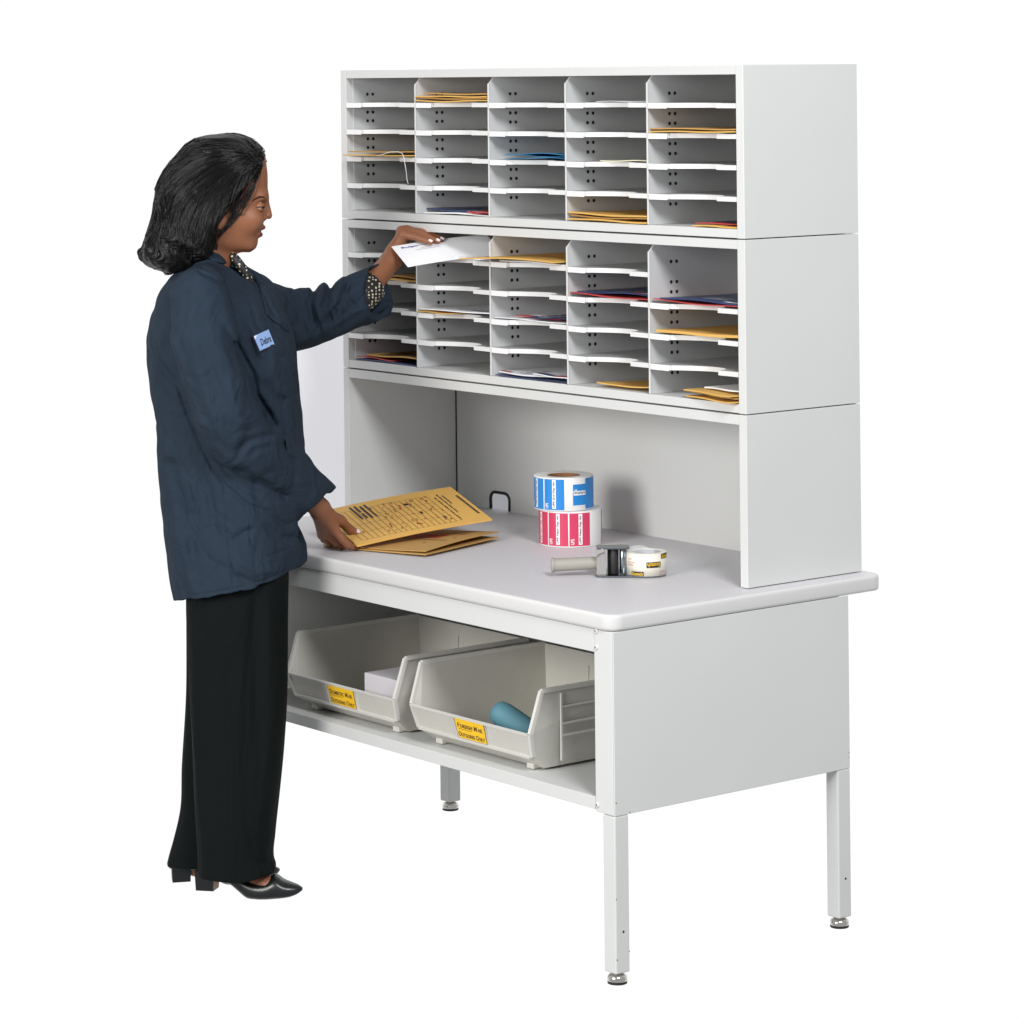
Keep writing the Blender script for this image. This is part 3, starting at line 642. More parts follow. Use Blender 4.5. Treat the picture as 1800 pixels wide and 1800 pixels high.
for lb, x0, x1, yy, zz in (('manila envelope standing in the foreign mail bin behind the tube', 1.10, 1.23, -.30, .066), ('manila envelope in the corner of the domestic mail bin', .70, .755, -.362, .058)):
    o, fn = sheet('envelope', (x0, yy, zc+.01), (x1, yy, zc+.01), (x1, yy+.02, zc+zz), (x0, yy+.02, zc+zz*.8), .003, manila); tag(o, lb, 'envelope', 'envelopes in the bins')
# ================================================================ figure: distance-field modelling, meshed as smooth continuous surfaces
PD0 = 7.12                                   # the figure stands this far along the view axis
PO = CAM + FW*PD0 + RI*((400-900)/5352.36*PD0); PO.z = 0
_r2 = RI*math.cos(ROLL) + Vector((0,0,1))*math.sin(ROLL); _u2 = Vector((0,0,1))*math.cos(ROLL) - RI*math.sin(ROLL)
def T(u, v, y=0.0):
    """measured spot on the figure -> local metres: x along her facing, y away from us, z up"""
    p = CAM + (FW + _r2*((u-900)/5352.36) - _u2*((v-136.095)/5352.36))*(PD0+y) - PO
    return np.array((p.dot(RI), p.dot(FW), p.z))
def seg(P, a, b):
    ab = b - a; t = np.clip(((P - a) @ ab) / max(ab @ ab, 1e-12), 0, 1); return t, np.linalg.norm(P - a - t[:, None]*ab, axis=1)
def cap(a, b, ra, rb=None):
    a, b = np.array(a, float), np.array(b, float); rb = ra if rb is None else rb
    def f(P): t, d = seg(P, a, b); return d - (ra + (rb-ra)*t)
    return f
def chain(pts, rs):
    fs = [cap(pts[i], pts[i+1], rs[i], rs[i+1]) for i in range(len(pts)-1)]
    return lambda P: np.min([f(P) for f in fs], axis=0)
def ell(c, r, rot=None):
    c, r = np.array(c, float), np.array(r, float)
    def f(P):
        q = P - c
        if rot is not None: q = q @ rot
        k0 = np.linalg.norm(q/r, axis=1); k1 = np.linalg.norm(q/r**2, axis=1); return k0*(k0-1)/np.maximum(k1, 1e-9)
    return f
def flat(c, n):                              # half space: inside where (P-c).n < 0
    c, n = np.array(c, float), np.array(n, float); n = n/np.linalg.norm(n); return lambda P: (P - c) @ n
def smin(a, b, k):
    if k <= 0: return np.minimum(a, b)
    h = np.maximum(k - np.abs(a-b), 0)/k; return np.minimum(a, b) - h*h*k*.25
def crom(x, xs, ys):
    """smooth interpolation through table points"""
    xs, ys = np.asarray(xs, float), np.asarray(ys, float); m = np.gradient(ys, xs)
    i = np.clip(np.searchsorted(xs, x) - 1, 0, len(xs)-2); h = xs[i+1]-xs[i]; t = np.clip((x-xs[i])/h, 0, 1)
    return ys[i]*(1+2*t)*(1-t)**2 + h*m[i]*t*(1-t)**2 + ys[i+1]*t*t*(3-2*t) + h*m[i+1]*t*t*(t-1)
def slices(tab, n=2.4, th=0.0, cpos=.5, axis='z'):
    """stack of rounded horizontal sections: rows (v, u_back, u_front, half width, y centre)"""
    z = []; b = []; fr = []; w = []; yc = []
    for v, ub, uf, hw, y in tab:
        z.append(T((ub+uf)/2, v, y)[2]); b.append(T(ub, v, y)[0]); fr.append(T(uf, v, y)[0]); w.append(hw); yc.append(y)
    o = np.argsort(z); z, b, fr, w, yc = (np.array(q)[o] for q in (z, b, fr, w, yc)); s, c = math.sin(th), math.cos(th)
    def f(P):
        zz = np.clip(P[:, 2], z[0], z[-1]); B, F, Wd, Y = (crom(zz, z, q) for q in (b, fr, w, yc)); C0 = B + (F-B)*cpos
        ext = np.where(P[:, 0] > C0, F-C0, C0-B); dx, dy = P[:, 0]-C0, P[:, 1]-Y
        if th:
            p = dx*s + dy*c; q = dx*c - dy*s; dep = np.sqrt(np.maximum(ext**2 - (Wd*s)**2, .02**2))/c
        else: p, q, dep = dy, dx, ext
        g = (np.abs(q)/np.maximum(dep, .004))**n + (np.abs(p)/np.maximum(Wd, .004))**n
        d = (g**(1/n) - 1)*np.minimum(dep, Wd)
        dz = np.maximum(P[:, 2]-z[-1], z[0]-P[:, 2]); return np.maximum(d, dz)
    return f
class SDF:
    def __init__(s): s.ops = []; s.disp = []
    def add(s, f, k=.0): s.ops.append(('u', f, k)); return s
    def cut(s, f, k=.0): s.ops.append(('s', f, k)); return s
    def keep(s, f, k=.0): s.ops.append(('i', f, k)); return s
    def ev(s, P, use=None):
        d = np.full(len(P), 1.0)
        for i, (o, f, k) in enumerate(s.ops):
            if use is not None and not use[i]: continue
            q = f(P); d = smin(d, q, k) if o == 'u' else -smin(-d, q, k) if o == 's' else -smin(-d, -q, k)
        if s.disp:
            m = np.abs(d) < .03
            if m.any(): d[m] += sum(g(P[m]) for g in s.disp)
        return d
    def mesh(s, h, lo, hi, NB=10):
        lo, hi = np.array(lo), np.array(hi); nb = np.ceil((hi-lo)/(h*NB)).astype(int); Rb = h*NB*.5*math.sqrt(3)
        g = np.stack(np.meshgrid(*[np.arange(n) for n in nb], indexing='ij'), -1).reshape(-1, 3); ctr = lo + (g+.5)*h*NB
        vals = [f(ctr) for _, f, _ in s.ops]; d = np.full(len(g), 1.0)
        for (o, f, k), q in zip(s.ops, vals): d = smin(d, q, k) if o == 'u' else np.maximum(d, -q) if o == 's' else np.maximum(d, q)
        near = np.abs(d) < Rb*1.9 + .012; g, ctr, d = g[near], ctr[near], d[near]; V = np.array(vals).T[near]
        off = np.stack(np.meshgrid(*[np.arange(NB+1)]*3, indexing='ij'), -1).reshape(-1, 3); S = (nb*NB + 2).astype(np.int64)
        ids, pos, quads = [], [], []
        key = lambda c: (c[..., 0]*S[1] + c[..., 1])*S[2] + c[..., 2]
        umin = np.full(len(g), 1.0)
        for j, (o, f, k) in enumerate(s.ops):
            if o == 'u': umin = np.minimum(umin, V[:, j])
        for bi in range(len(g)):
            use = []
            for j, (o, f, k) in enumerate(s.ops): use.append(V[bi, j] < umin[bi] + 3.2*Rb + k + .01 if o == 'u' else abs(V[bi, j]) < 3*Rb + k + .01 or (o == 's' and V[bi, j] < 0) or (o == 'i' and V[bi, j] > 0))
            P = lo + (g[bi]*NB + off)*h; D = s.ev(P, use).reshape(NB+1, NB+1, NB+1); I = D < 0
            if I.all() or not I.any(): continue
            c = [D[:-1,:-1,:-1],D[1:,:-1,:-1],D[:-1,1:,:-1],D[1:,1:,:-1],D[:-1,:-1,1:],D[1:,:-1,1:],D[:-1,1:,1:],D[1:,1:,1:]]
            n_in = sum((q < 0).astype(int) for q in c); m = (n_in > 0) & (n_in < 8); idx = np.argwhere(m)
            if len(idx):
                C8 = np.stack([q[m] for q in c], 1); acc = np.zeros((len(idx), 3)); cnt = np.zeros(len(idx))
                cor = np.array([(0,0,0),(1,0,0),(0,1,0),(1,1,0),(0,0,1),(1,0,1),(0,1,1),(1,1,1)], float)
                for a, b in ((0,1),(2,3),(4,5),(6,7),(0,2),(1,3),(4,6),(5,7),(0,4),(1,5),(2,6),(3,7)):
                    x = (C8[:, a] < 0) != (C8[:, b] < 0); t = np.where(x, C8[:, a]/np.where(x, C8[:, a]-C8[:, b], 1), 0)
                    acc += np.where(x[:, None], cor[a] + t[:, None]*(cor[b]-cor[a]), 0); cnt += x
                ids.append(key(idx + g[bi]*NB)); pos.append(lo + (g[bi]*NB + idx + acc/cnt[:, None])*h)
            for ax in range(3):
                sl0 = [slice(0, NB)]*3; sl1 = list(sl0); sl1[ax] = slice(1, NB+1); a, b = I[tuple(sl0)], I[tuple(sl1)]; e = np.argwhere(a != b)
                if not len(e): continue
                fl = a[a != b]; G = e + g[bi]*NB; o1 = np.zeros(3, int); o2 = np.zeros(3, int); o1[(ax+1) % 3] = 1; o2[(ax+2) % 3] = 1
                q = np.stack([key(G-o1-o2), key(G-o2), key(G), key(G-o1)], 1); quads.append(np.where(fl[:, None], q, q[:, ::-1]))
        ids = np.concatenate(ids); pos = np.concatenate(pos); q = np.concatenate(quads); o = np.argsort(ids); ids, pos = ids[o], pos[o]
        k = np.clip(np.searchsorted(ids, q), 0, len(ids)-1); ok = (ids[k] == q).all(1); return pos, k[ok]
def relax(pos, quads, it=2, lam=.5):
    e = np.concatenate([quads[:, [0,1]], quads[:, [1,2]], quads[:, [2,3]], quads[:, [3,0]]]); n = len(pos)
    for i in range(it):
        acc = np.zeros((n, 3)); cnt = np.zeros(n)
        for a, b in ((0, 1), (1, 0)):
            for c in range(3): acc[:, c] += np.bincount(e[:, a], pos[e[:, b], c], n)
            cnt += np.bincount(e[:, a], minlength=n)
        pos = pos + lam*(acc/np.maximum(cnt, 1)[:, None] - pos)
    return pos
def biggest(pos, q):
    """keep only the largest connected surface"""
    n = len(pos); lab = np.arange(n)
    while True:
        m = lab[q].min(1); new = lab.copy()
        for c in range(4): np.minimum.at(new, q[:, c], m)
        new = new[new]
        if (new == lab).all(): break
        lab = new
    u, c = np.unique(lab[q[:, 0]], return_counts=True); keep = lab[q[:, 0]] == u[c.argmax()]; q = q[keep]
    used, inv = np.unique(q, return_inverse=True); return pos[used], inv.reshape(-1, 4)
def sdf_obj(name, s, h, lo, hi, mats, parent, it=2, matfn=None):
    p, q = s.mesh(h, lo, hi); p, q = biggest(p, q); p = relax(p, q, it)
    return meshobj(name, p, q, mats, parent, smooth=True, mi=matfn(p[q].mean(1)) if matfn else None)
def march(s, P, d, n=60, back=0.0):
    """walk points along direction d until they meet the surface"""
    P = np.array(P, float); d = np.array(d, float); d = d/np.linalg.norm(d, axis=-1, keepdims=True) if d.ndim > 1 else d/np.linalg.norm(d); alive = np.ones(len(P), bool)
    for _ in range(n):
        v = s.ev(P); P = P + d*(np.clip(v, -.03, .03)*.7)[:, None]
    return P, np.abs(s.ev(P)) < .004
def waves(seed, n, freq, amp, stretch=(1, 1, 1)):
    rs = np.random.RandomState(seed); K = rs.normal(size=(n, 3))*freq*np.array(stretch); ph = rs.uniform(0, 6.28, n); A = amp/np.sqrt(n)
    return lambda P: A*np.sin(P @ K.T + ph).sum(1)
def crease(pts, w, dep, side=-1, ymid=.02):
    """a fold line on the near (or far) side of the cloth: + dents, - raises"""
    Q = np.array([T(u, v, 0)[[0, 2]] for u, v in pts])
    lo_, hi_ = Q.min(0) - 3*w, Q.max(0) + 3*w
    def f(P):
        out = np.zeros(len(P)); m = (P[:, 0] > lo_[0]) & (P[:, 0] < hi_[0]) & (P[:, 2] > lo_[1]) & (P[:, 2] < hi_[1])
        if m.any(): out[m] = g(P[m])
        return out
    def g(P):
        p = P[:, [0, 2]]; d = np.full(len(P), 9.0); tt = np.zeros(len(P)); n = len(Q)-1
        for i in range(n):
            ab = Q[i+1]-Q[i]; t = np.clip(((p-Q[i]) @ ab)/(ab @ ab), 0, 1); e = np.linalg.norm(p-Q[i]-t[:, None]*ab, axis=1); better = e < d
            d = np.where(better, e, d); tt = np.where(better, (i+t)/n, tt)
        fade = np.clip(np.minimum(tt, 1-tt)*5, 0, 1)**.6*.85 + .15
        return dep*np.exp(-(d/w)**2)*fade*(1/(1+np.exp(np.clip(-side*(P[:, 1]-ymid)/.01, -40, 40))))
    return f
pt = thing('person', 'woman in a navy work jacket and black trousers filing letters at the table', 'person', PO, YAW)

skin = M('brown_skin', lin(138, 89, 62), .44, spec=.4, bump=.25, bscale=420, var=.10, vscale=30); lipm = M('lip', lin(118, 56, 54), .4)
skin.node_tree.nodes['Principled BSDF'].inputs['Subsurface Weight'].default_value = .12
skin.node_tree.nodes['Principled BSDF'].inputs['Subsurface Radius'].default_value = (.012, .005, .003)
jack = M('navy_cotton', lin(39, 50, 62), .88, spec=.12, bump=.4, bscale=1400, var=.07, vscale=45)
def soft_creases(m, scale, dist, strength, stretch):
    t = m.node_tree; b = t.nodes['Principled BSDF']; old = b.inputs['Normal'].links[0].from_node
    tcn = t.nodes.new('ShaderNodeTexCoord'); mp = t.nodes.new('ShaderNodeMapping'); mp.inputs['Scale'].default_value = stretch; n = t.nodes.new('ShaderNodeTexNoise'); n.inputs['Scale'].default_value = scale; n.inputs['Detail'].default_value = 3; n.inputs['Roughness'].default_value = .45; n.inputs['Distortion'].default_value = .9
    t.links.new(tcn.outputs['Object'], mp.inputs['Vector']); t.links.new(mp.outputs['Vector'], n.inputs['Vector'])
    bp = t.nodes.new('ShaderNodeBump'); bp.inputs['Strength'].default_value = strength; bp.inputs['Distance'].default_value = dist; t.links.new(n.outputs['Fac'], bp.inputs['Height']); t.links.new(bp.outputs['Normal'], old.inputs['Normal'])
jack_in = M('dark_lining', lin(28, 36, 52), .85)
trou = M('black_wool', lin(16, 20, 20), .9, spec=.12, bump=.3, bscale=1600)
soft_creases(jack, 14, .03, .7, (1, 1, .6)); soft_creases(trou, 13, .03, .7, (1, 1, .16))
hairm = M('black_hair', lin(6, 5, 5), .42, spec=.25, bump=.4, bscale=500)
strand_m = M('black_hair_strands', lin(6, 5, 5), .27, spec=.42)
leather = M('black_leather', lin(15, 18, 19), .32, spec=.6, bump=.1, bscale=400)
heelm = M('tan_heel_stack', lin(160, 125, 90), .5); nailm = M('pale_nail_polish', lin(235, 215, 215), .2, coat=.5)

# ---------------------------------------------------------------- body
B = SDF()
head_tab = [(243,385,424,.02,0),(249,358,442,.04,0),(259,338,455,.056,0),(275,322,464.5,.067,0),(300,308,469.5,.0745,0),(330,298,470.5,.0765,0),(343,300,470.5,.0755,0),(353,303,467.5,.0735,0),(366,308,465.5,.0715,0),(380,316,464,.068,0),(390,325,463,.065,0),(400,334,461,.061,0),(408,343,458.5,.057,0),(415,352,455,.053,0),(420,360,452,.049,0),(427,372,449,.041,0),(433,385,445.5,.031,0),(438,396,441,.019,0),(441,406,433,.009,0)]
head = slices(head_tab, 2.25, cpos=.46)
B.add(head)
B.add(chain([T(372,395), T(374,440), T(366,478)], [.05, .049, .056]), .03)                  # neck
B.add(cap(T(392,424,-.03), T(436,429,-.012), .016, .012), .02).add(cap(T(392,424,.03), T(436,429,.012), .016, .012), .02)   # jaw
B.add(ell(T(439.5,425), (.0115,.015,.0135)), .016)                                         # chin
B.add(ell(T(440,387,-.036), (.028,.018,.022)), .02).add(ell(T(440,387,.036), (.028,.018,.022)), .02)  # cheeks
B.add(chain([T(466,349), T(469.3,360), T(471.5,372), T(472.3,379)], [.0065, .0065, .0078, .0085]), .008)  # nose
B.add(ell(T(463.5,383,-.0125), (.0085,.0065,.0065)), .006).add(ell(T(463.5,383,.0125), (.0085,.0065,.0065)), .006)
B.cut(ell(T(467,388.5,-.007), (.005,.0035,.003)), .003).cut(ell(T(467,388.5,.007), (.005,.0035,.003)), .003)
B.add(ell(T(461.5,346,-.024), (.007,.016,.008)), .02).add(ell(T(461.5,346,.024), (.007,.016,.008)), .02)     # brow
for sy in (-1, 1):
    B.cut(ell(T(462.5,362,sy*.031), (.009,.015,.0085)), .012)
B.add(ell(T(460,399.8), (.0096,.020,.006)), .005).add(ell(T(455.4,412.4), (.0092,.0175,.0066)), .005)     # lips
B.cut(chain([T(446,410.5,-.023), T(462,405.5,0), T(446,410.5,.023)], [.001, .0022, .001]), .003)
B.add(ell(T(386,383,-.073), (.016,.007,.028)), .006)                                          # near ear
# torso, arms and legs under the clothes
B.add(slices([(500,320,425,.15,.01),(620,300,490,.145,.01),(800,320,490,.13,.01),(1000,335,480,.15,.01)], 2.2), .03)
ARM_N = [T(355,522,-.14), T(430,772,-.12), T(562,893,.07)]; ARM_F = [T(450,535,.17), T(556,552,.30), T(650,503,.375), T(688,458,.44)]
B.add(chain(ARM_N, [.032, .028, .0255]), .02); B.add(chain(ARM_F, [.034, .030, .0285, .0255]), .02)
B.add(chain([T(405,1000,-.05), T(425,1260,-.04), T(418,1500,.0), T(425,1525,-.005)], [.075, .055, .036, .034]), .03)
B.add(chain([T(410,1000,.09), T(385,1260,.09), T(345,1495,.10), T(350,1515,.10)], [.075, .055, .036, .034]), .03)
B.add(cap(T(425,1526,-.005), T(470,1556,-.045), .033, .02), .02); B.add(cap(T(345,1514,.105), T(358,1518,.115), .026, .016), .02)
# near hand
w1 = ARM_N[2]
NH = {'mcp': [T(588,931,.10), T(580,938,.122), T(573,941,.143), T(566.5,940,.162)]}
for q in NH['mcp']: B.add(cap(w1 + (q-w1)*.12, q, .0175, .0125), .014)
B.add(chain([T(578,905,.09), T(600,917,.13)], [.016, .0125]), .012)
N_thumb = [T(598,914,.125), T(608,925,.155), T(616,932.5,.168), T(627,935.5,.175)]
B.add(chain(N_thumb, [.0125, .0112, .0105, .0085]), .006)
N_fing = [([T(588,931,.10), T(601,947,.10), T(612,958,.108), T(620,962,.118)], [.012, .0102, .0092, .0075]),
          ([T(580,938,.122), T(590,953,.128), T(603,961,.15), T(612,960,.165)], [.012, .0103, .0092, .0078]),
          ([T(573,941,.143), T(579,952,.155), T(592,956,.185), T(602,954,.2)], [.0115, .0098, .0088, .0075]),
          ([T(566.5,940,.162), T(569,948,.177), T(582,950,.205), T(592,947,.22)], [.0105, .0088, .0078, .0068])]
for p_, r_ in N_fing: B.add(chain(p_, r_), .0045)
# far hand
w2 = T(694,445,.448)
F_m = [T(707,412,.435), T(711,407.5,.445), T(714.5,405,.455), T(717,405,.465)]
B.add(cap(ARM_F[3], w2, .0255, .021), .012)
for q in F_m: B.add(cap(w2, q, .0185, .0115), .012)
B.add(ell(T(703,404.5,.45), (.009,.012,.009)), .012)
F_fing = [([F_m[0], T(728,416,.425), T(744,421,.415), T(757,425.5,.405)], [.0115, .0098, .0088, .0072]),
          ([F_m[1], T(735,411,.438), T(754,418,.43), T(770,424,.42)], [.0115, .0098, .0088, .0072]),
          ([F_m[2], T(740,408,.45), T(761,414.5,.443), T(777,421,.433)], [.0112, .0096, .0086, .007]),
          ([F_m[3], T(737,408,.462), T(754,414,.458), T(767,419,.45)], [.0105, .0086, .0076, .0066])]
for p_, r_ in F_fing: B.add(chain(p_, r_), .0045)
B.add(chain([T(702,430,.45), T(714,443,.462), T(728,448,.462), T(739,447,.455)], [.0135, .0115, .0102, .0085]), .008)
def skin_mat(c):
    l = np.minimum(ell(T(460,400.4), (.0112,.021,.0056))(c), ell(T(455.4,412.4), (.0106,.0185,.0070))(c)); return (l < 0).astype(int)
body = sdf_obj('body', B, .0022, (-.20, -.30, .0), (.62, .56, 1.80), [skin, lipm], pt, 2, skin_mat)

# nails, eyes, brows
def nail(tip, prev, up, ln=.0105, wd=.0042, th=.0012, r=.0078):
    d = (tip-prev)/np.linalg.norm(tip-prev); up = up - d*(up @ d); up /= np.linalg.norm(up); sd = np.cross(d, up); vv = []
    for i in range(6):
        for j in range(5):
            a = (j-2)/2*.85; t = i/5; ww = wd*(1 - .35*max(0, t-.6)/.4)
            vv.append(tip + d*(-.004 + ln*t) + up*(r*.93*math.cos(a) + .0006 - .0016*t*t) + sd*ww*1.35*math.sin(a))
    ff = [(i*5+j, i*5+j+1, (i+1)*5+j+1, (i+1)*5+j) for i in range(5) for j in range(4)]
    o = meshobj('fingernail', vv, ff, nailm, pt, smooth=True); s_ = o.modifiers.new('s', 'SOLIDIFY'); s_.thickness = th; s_.offset = 0; return o
nail(N_thumb[3], N_thumb[2], np.array((.1, -.75, .66)), r=.0088, wd=.0058)
for p_, r_ in F_fing[:3]: nail(p_[3], p_[2], np.array((.1, -.6, .8)), r=r_[3])
eye_w = M('eye_white', (.34, .32, .30), .15, coat=.6); iris_m = M('dark_iris', (.012, .008, .006), .12)
for sy in (-1, 1):
    ec = T(455.3, 363, sy*.031); er = .0122; bm = bmesh.new(); bmesh.ops.create_uvsphere(bm, u_segments=24, v_segments=16, radius=er); bmesh.ops.translate(bm, verts=bm.verts, vec=ec)
    ey = bmobj('eye', bm, eye_w, pt, smooth=True)
    gz = np.array((.80, sy*.34, -.42)); gz /= np.linalg.norm(gz); e1 = np.cross(gz, (0, 0, 1)); e1 /= np.linalg.norm(e1); e2 = np.cross(gz, e1); vv = [ec + gz*(er+.0006)]
    for rr_, hh in ((.0034, .0003), (.0066, -.0014)):
        for k in range(20): vv.append(ec + gz*(er+hh) + (e1*math.cos(k*math.pi/10) + e2*math.sin(k*math.pi/10))*rr_)
    ff = [(0, 1+k, 1+(k+1) % 20) for k in range(20)] + [(1+k, 21+k, 21+(k+1) % 20, 1+(k+1) % 20) for k in range(20)]
    meshobj('iris', vv, ff, iris_m, ey, smooth=True)
    def lid(name, a0, a1, rr, m, lift=0, az0=-70, az1=115):
        vv = []; na, ne = 18, 6
        for i in range(na+1):
            az = R(az0 + (az1-az0)*i/na); taper = math.sin(math.pi*(i+.6)/(na+1.2))**.5
            for j in range(ne+1):
                el_ = R(a0 + (a1-a0)*j/ne); el_ = el_*1.0 if name != 'x' else el_
                e_ = el_ if j > ne/2 and a1 > a0 else el_
                base_e = R(-10); ee = base_e + (el_-base_e)*(taper if j == (0) else 1)
                vv.append(ec + rr*np.array((math.cos(ee)*math.cos(az), sy*math.cos(ee)*math.sin(az), math.sin(ee))))
        ff = [(i*(ne+1)+j, (i+1)*(ne+1)+j, (i+1)*(ne+1)+j+1, i*(ne+1)+j+1) for i in range(na) for j in range(ne)]
        o = meshobj(name, vv, ff, m, pt, smooth=True); s_ = o.modifiers.new('s', 'SOLIDIFY'); s_.thickness = .0010; s_.offset = 1; return o
    lid('upper_eyelid', -3, 48, er+.0005, skin); lid('lower_eyelid', -25, -58, er+.0004, skin)
    bm = bmesh.new(); tube(bm, [ec + (er+.0022)*np.array((math.cos(R(-3))*math.cos(R(az)), sy*math.cos(R(-3))*math.sin(R(az)), math.sin(R(-3*math.sin(math.pi*(az+80)/190)**.5 - (4 if az > 80 else 0))))) for az in range(-60, 106, 11)], .0009, 6)
    bmobj('eyelash', bm, hairm, pt, True)
    Q = [(446,352.5),(452,348),(458.5,345),(464.5,344.8),(468,347)]
    P_ = np.array([T(u, v, 0) for u, v in Q]); P_[:, 1] = sy*.12; hit, ok = march(B, P_, (0, -sy, 0)); hit[:, 1] += sy*.0002
    bm = bmesh.new(); tube(bm, hit, [.0008, .0017, .0021, .0018, .0009], 6); bmobj('eyebrow', bm, hairm, pt, True)

# ---------------------------------------------------------------- jacket
J = SDF()
tor = [(463,335,412,.07,.0),(478,306,432,.115,.005),(495,294,452,.15,.01),(520,282,476,.17,.01),(560,270,502,.178,.01),(608,263,518,.178,.01),(670,269,523,.175,.01),(740,280,530,.17,.01),(800,281,536,.17,.01),(850,283,537,.172,.01),(920,291,537,.178,.01),(980,301,536,.185,.01),(1020,308,534,.19,.01),(1070,316,532,.192,.01)]
J.add(slices(tor, 2.3, th=R(15)))
J.add(cap(T(350,510,-.15), T(362,487,-.055), .058, .038), .03).add(cap(T(452,532,.165), T(404,488,.055), .062, .040), .03)
SL_N = [T(350,520,-.15), T(362,600,-.175), T(402,720,-.175), T(425,768,-.15), T(470,812,-.085), T(552,889,.048)]
J.add(chain(SL_N[:4], [.068, .080, .086, .083]), .006); J.add(chain(SL_N[3:], [.083, .076, .064]), .004)
SL_F = [T(448,542,.17), T(512,561,.255), T(560,553,.30), T(608,535,.335), T(676,508,.378)]
J.add(chain(SL_F, [.076, .074, .071, .064, .066]), .02)
# turned-back cuffs, one notch wider than the sleeve
def cuff(a, b, ra, rb):
    a, b = np.array(a), np.array(b); ax = (b-a)/np.linalg.norm(b-a)
    c = cap(a, b + ax*.05, ra, rb)
    return lambda P: np.maximum(c(P), np.maximum(-((P-a) @ ax), (P-b) @ ax))
nd = (SL_N[5]-SL_N[4])/np.linalg.norm(SL_N[5]-SL_N[4]); fd = (SL_F[4]-SL_F[3])/np.linalg.norm(SL_F[4]-SL_F[3])
J.add(cuff(SL_N[5]-nd*.088, SL_N[5]+nd*.03, .0685, .0665), .004)
J.add(cuff(SL_F[4]-fd*.078, SL_F[4], .0668, .0675), .004)
nc = np.array((nd[0], -.06, nd[2])); nc /= np.linalg.norm(nc)
J.cut(flat(SL_N[5], -nc), .003)
J.ops[-1] = ('s', (lambda P, f=flat(SL_N[5], -nc): np.maximum(f(P), np.linalg.norm(P-SL_N[5], axis=1)-.11)), .003)
fn_ = np.array((.86, -.36, .12)); fn_ /= np.linalg.norm(fn_); fc_ = T(667,511,.373)
J.cut((lambda P, f=flat(fc_, -fn_): np.maximum(f(P), np.linalg.norm(P-fc_, axis=1)-.12)), .003)
J.cut(cap(SL_N[5]-nd*.05, SL_N[5]+nd*.06, .050, .060), .004); J.cut(cap(SL_F[4]-fd*.06, SL_F[4]+fd*.06, .052, .062), .004)
hn = np.array((T(534,1003)[2]-T(337,1052)[2], 0, -(T(534,1003)[0]-T(337,1052)[0]))); J.cut(flat(T(430,1019), -hn), .004)
J.cut(chain([T(378,415), T(384,448), T(404,453,-.004), T(429,474,-.022)], [.06, .055, .038, .017]), .006)          # neck opening
for pts, w_, dp_ in (([(408,555),(429,605),(452,647),(458,683),(479,722),(492,748)], .010, .012), ([(492,749),(470,750),(448,757),(432,775)], .010, .007), ([(489,765),(462,771),(446,787)], .010, .004),
        ([(346,472),(348,523),(343,556),(330,600)], .0030, .0022), ([(404,836),(409,900),(417,964),(424,1024)], .0028, .0022), ([(264,612),(294,637),(322,668)], .012, .007), ([(268,640),(292,672),(318,705)], .012, .004),
        ([(300,700),(318,760),(322,830)], .018, .005), ([(283,800),(312,810),(330,860),(335,920)], .016, .004), ([(345,860),(352,930),(350,1000)], .02, .005), ([(310,880),(318,950),(322,1020)], .02, -.004),
        ([(447,882),(452,940),(478,962),(530,950)], .0026, .0017), ([(335,1030),(418,1014),(479,1000),(530,984)], .0028, .0015), ([(418,932),(440,918),(458,912)], .008, .004), ([(424,990),(445,1000),(480,1012)], .009, .004), ([(430,960),(460,985),(500,985)], .010, -.003),
        ([(352,560),(370,640),(398,720)], .014, -.004), ([(372,560),(392,640),(420,700)], .012, .004), ([(365,700),(392,760),(430,800)], .014, -.004), ([(400,800),(430,835),(470,860)], .012, .005), ([(440,790),(480,830),(520,850)], .014, -.004), ([(450,820),(490,852),(512,866)], .010, .004),
        ([(478,560),(492,640),(505,700),(520,800)], .012, -.003), ([(470,660),(490,690),(512,700)], .010, .004), ([(500,640),(503,720),(508,800)], .005, .003),
        ([(475,507),(480,560),(487,600)], .012, .006), ([(358,466),(370,472),(386,479),(400,488),(414,498),(428,507),(440,509)], .0042, .0036), ([(442,512),(452,540),(458,562),(470,577),(484,588)], .004, .003), ([(313,630),(326,672),(341,716),(363,766),(388,812),(410,841),(444,870),(480,885),(516,927)], .0055, .0045),
        ([(300,560),(330,600),(345,660)], .010, -.003), ([(290,560),(280,640),(285,720)], .012, -.003), ([(355,800),(380,850),(390,930)], .012, .005), ([(330,930),(345,990),(360,1035)], .012, -.004), ([(470,905),(500,935),(532,940)], .010, .004), ([(440,560),(455,600),(470,650)], .008, .004), ([(500,760),(512,790),(528,806)], .008, .005), ([(420,640),(432,690),(450,735)], .009, -.003)):
    J.disp.append(crease(pts, w_, dp_*1.5, -1, .0))
for pts, w_, dp_ in (([(540,510),(533,545),(540,590)], .009, .009), ([(556,506),(548,550),(560,600)], .008, -.006), ([(572,505),(560,548),(572,585)], .008, .008), ([(540,600),(575,565),(600,520)], .008, .006), ([(590,500),(580,540),(590,580)], .009, -.005),
        ([(602,505),(598,540),(618,560)], .008, .005), ([(500,520),(520,560),(528,610)], .012, .006), ([(575,590),(610,565),(640,555)], .008, -.004), ([(545,575),(580,545),(620,520)], .008, -.004)):
    J.disp.append(crease(pts, w_*.85, dp_*1.5, -1, .36))
J.disp.append(waves(3, 9, 26, .0035, (1, 1, .55))); J.disp.append(waves(5, 12, 70, .0012, (1.2, 1.2, .6)))
_wr = waves(41, 7, 30, 1.0, (1, 1, .7)); J.disp.append(lambda P: .0020*np.exp(-(_wr(P)/.36)**2))
jk = sdf_obj('jacket', J, .003, (-.20, -.33, .55), (.46, .50, 1.50), [jack], pt, 1)
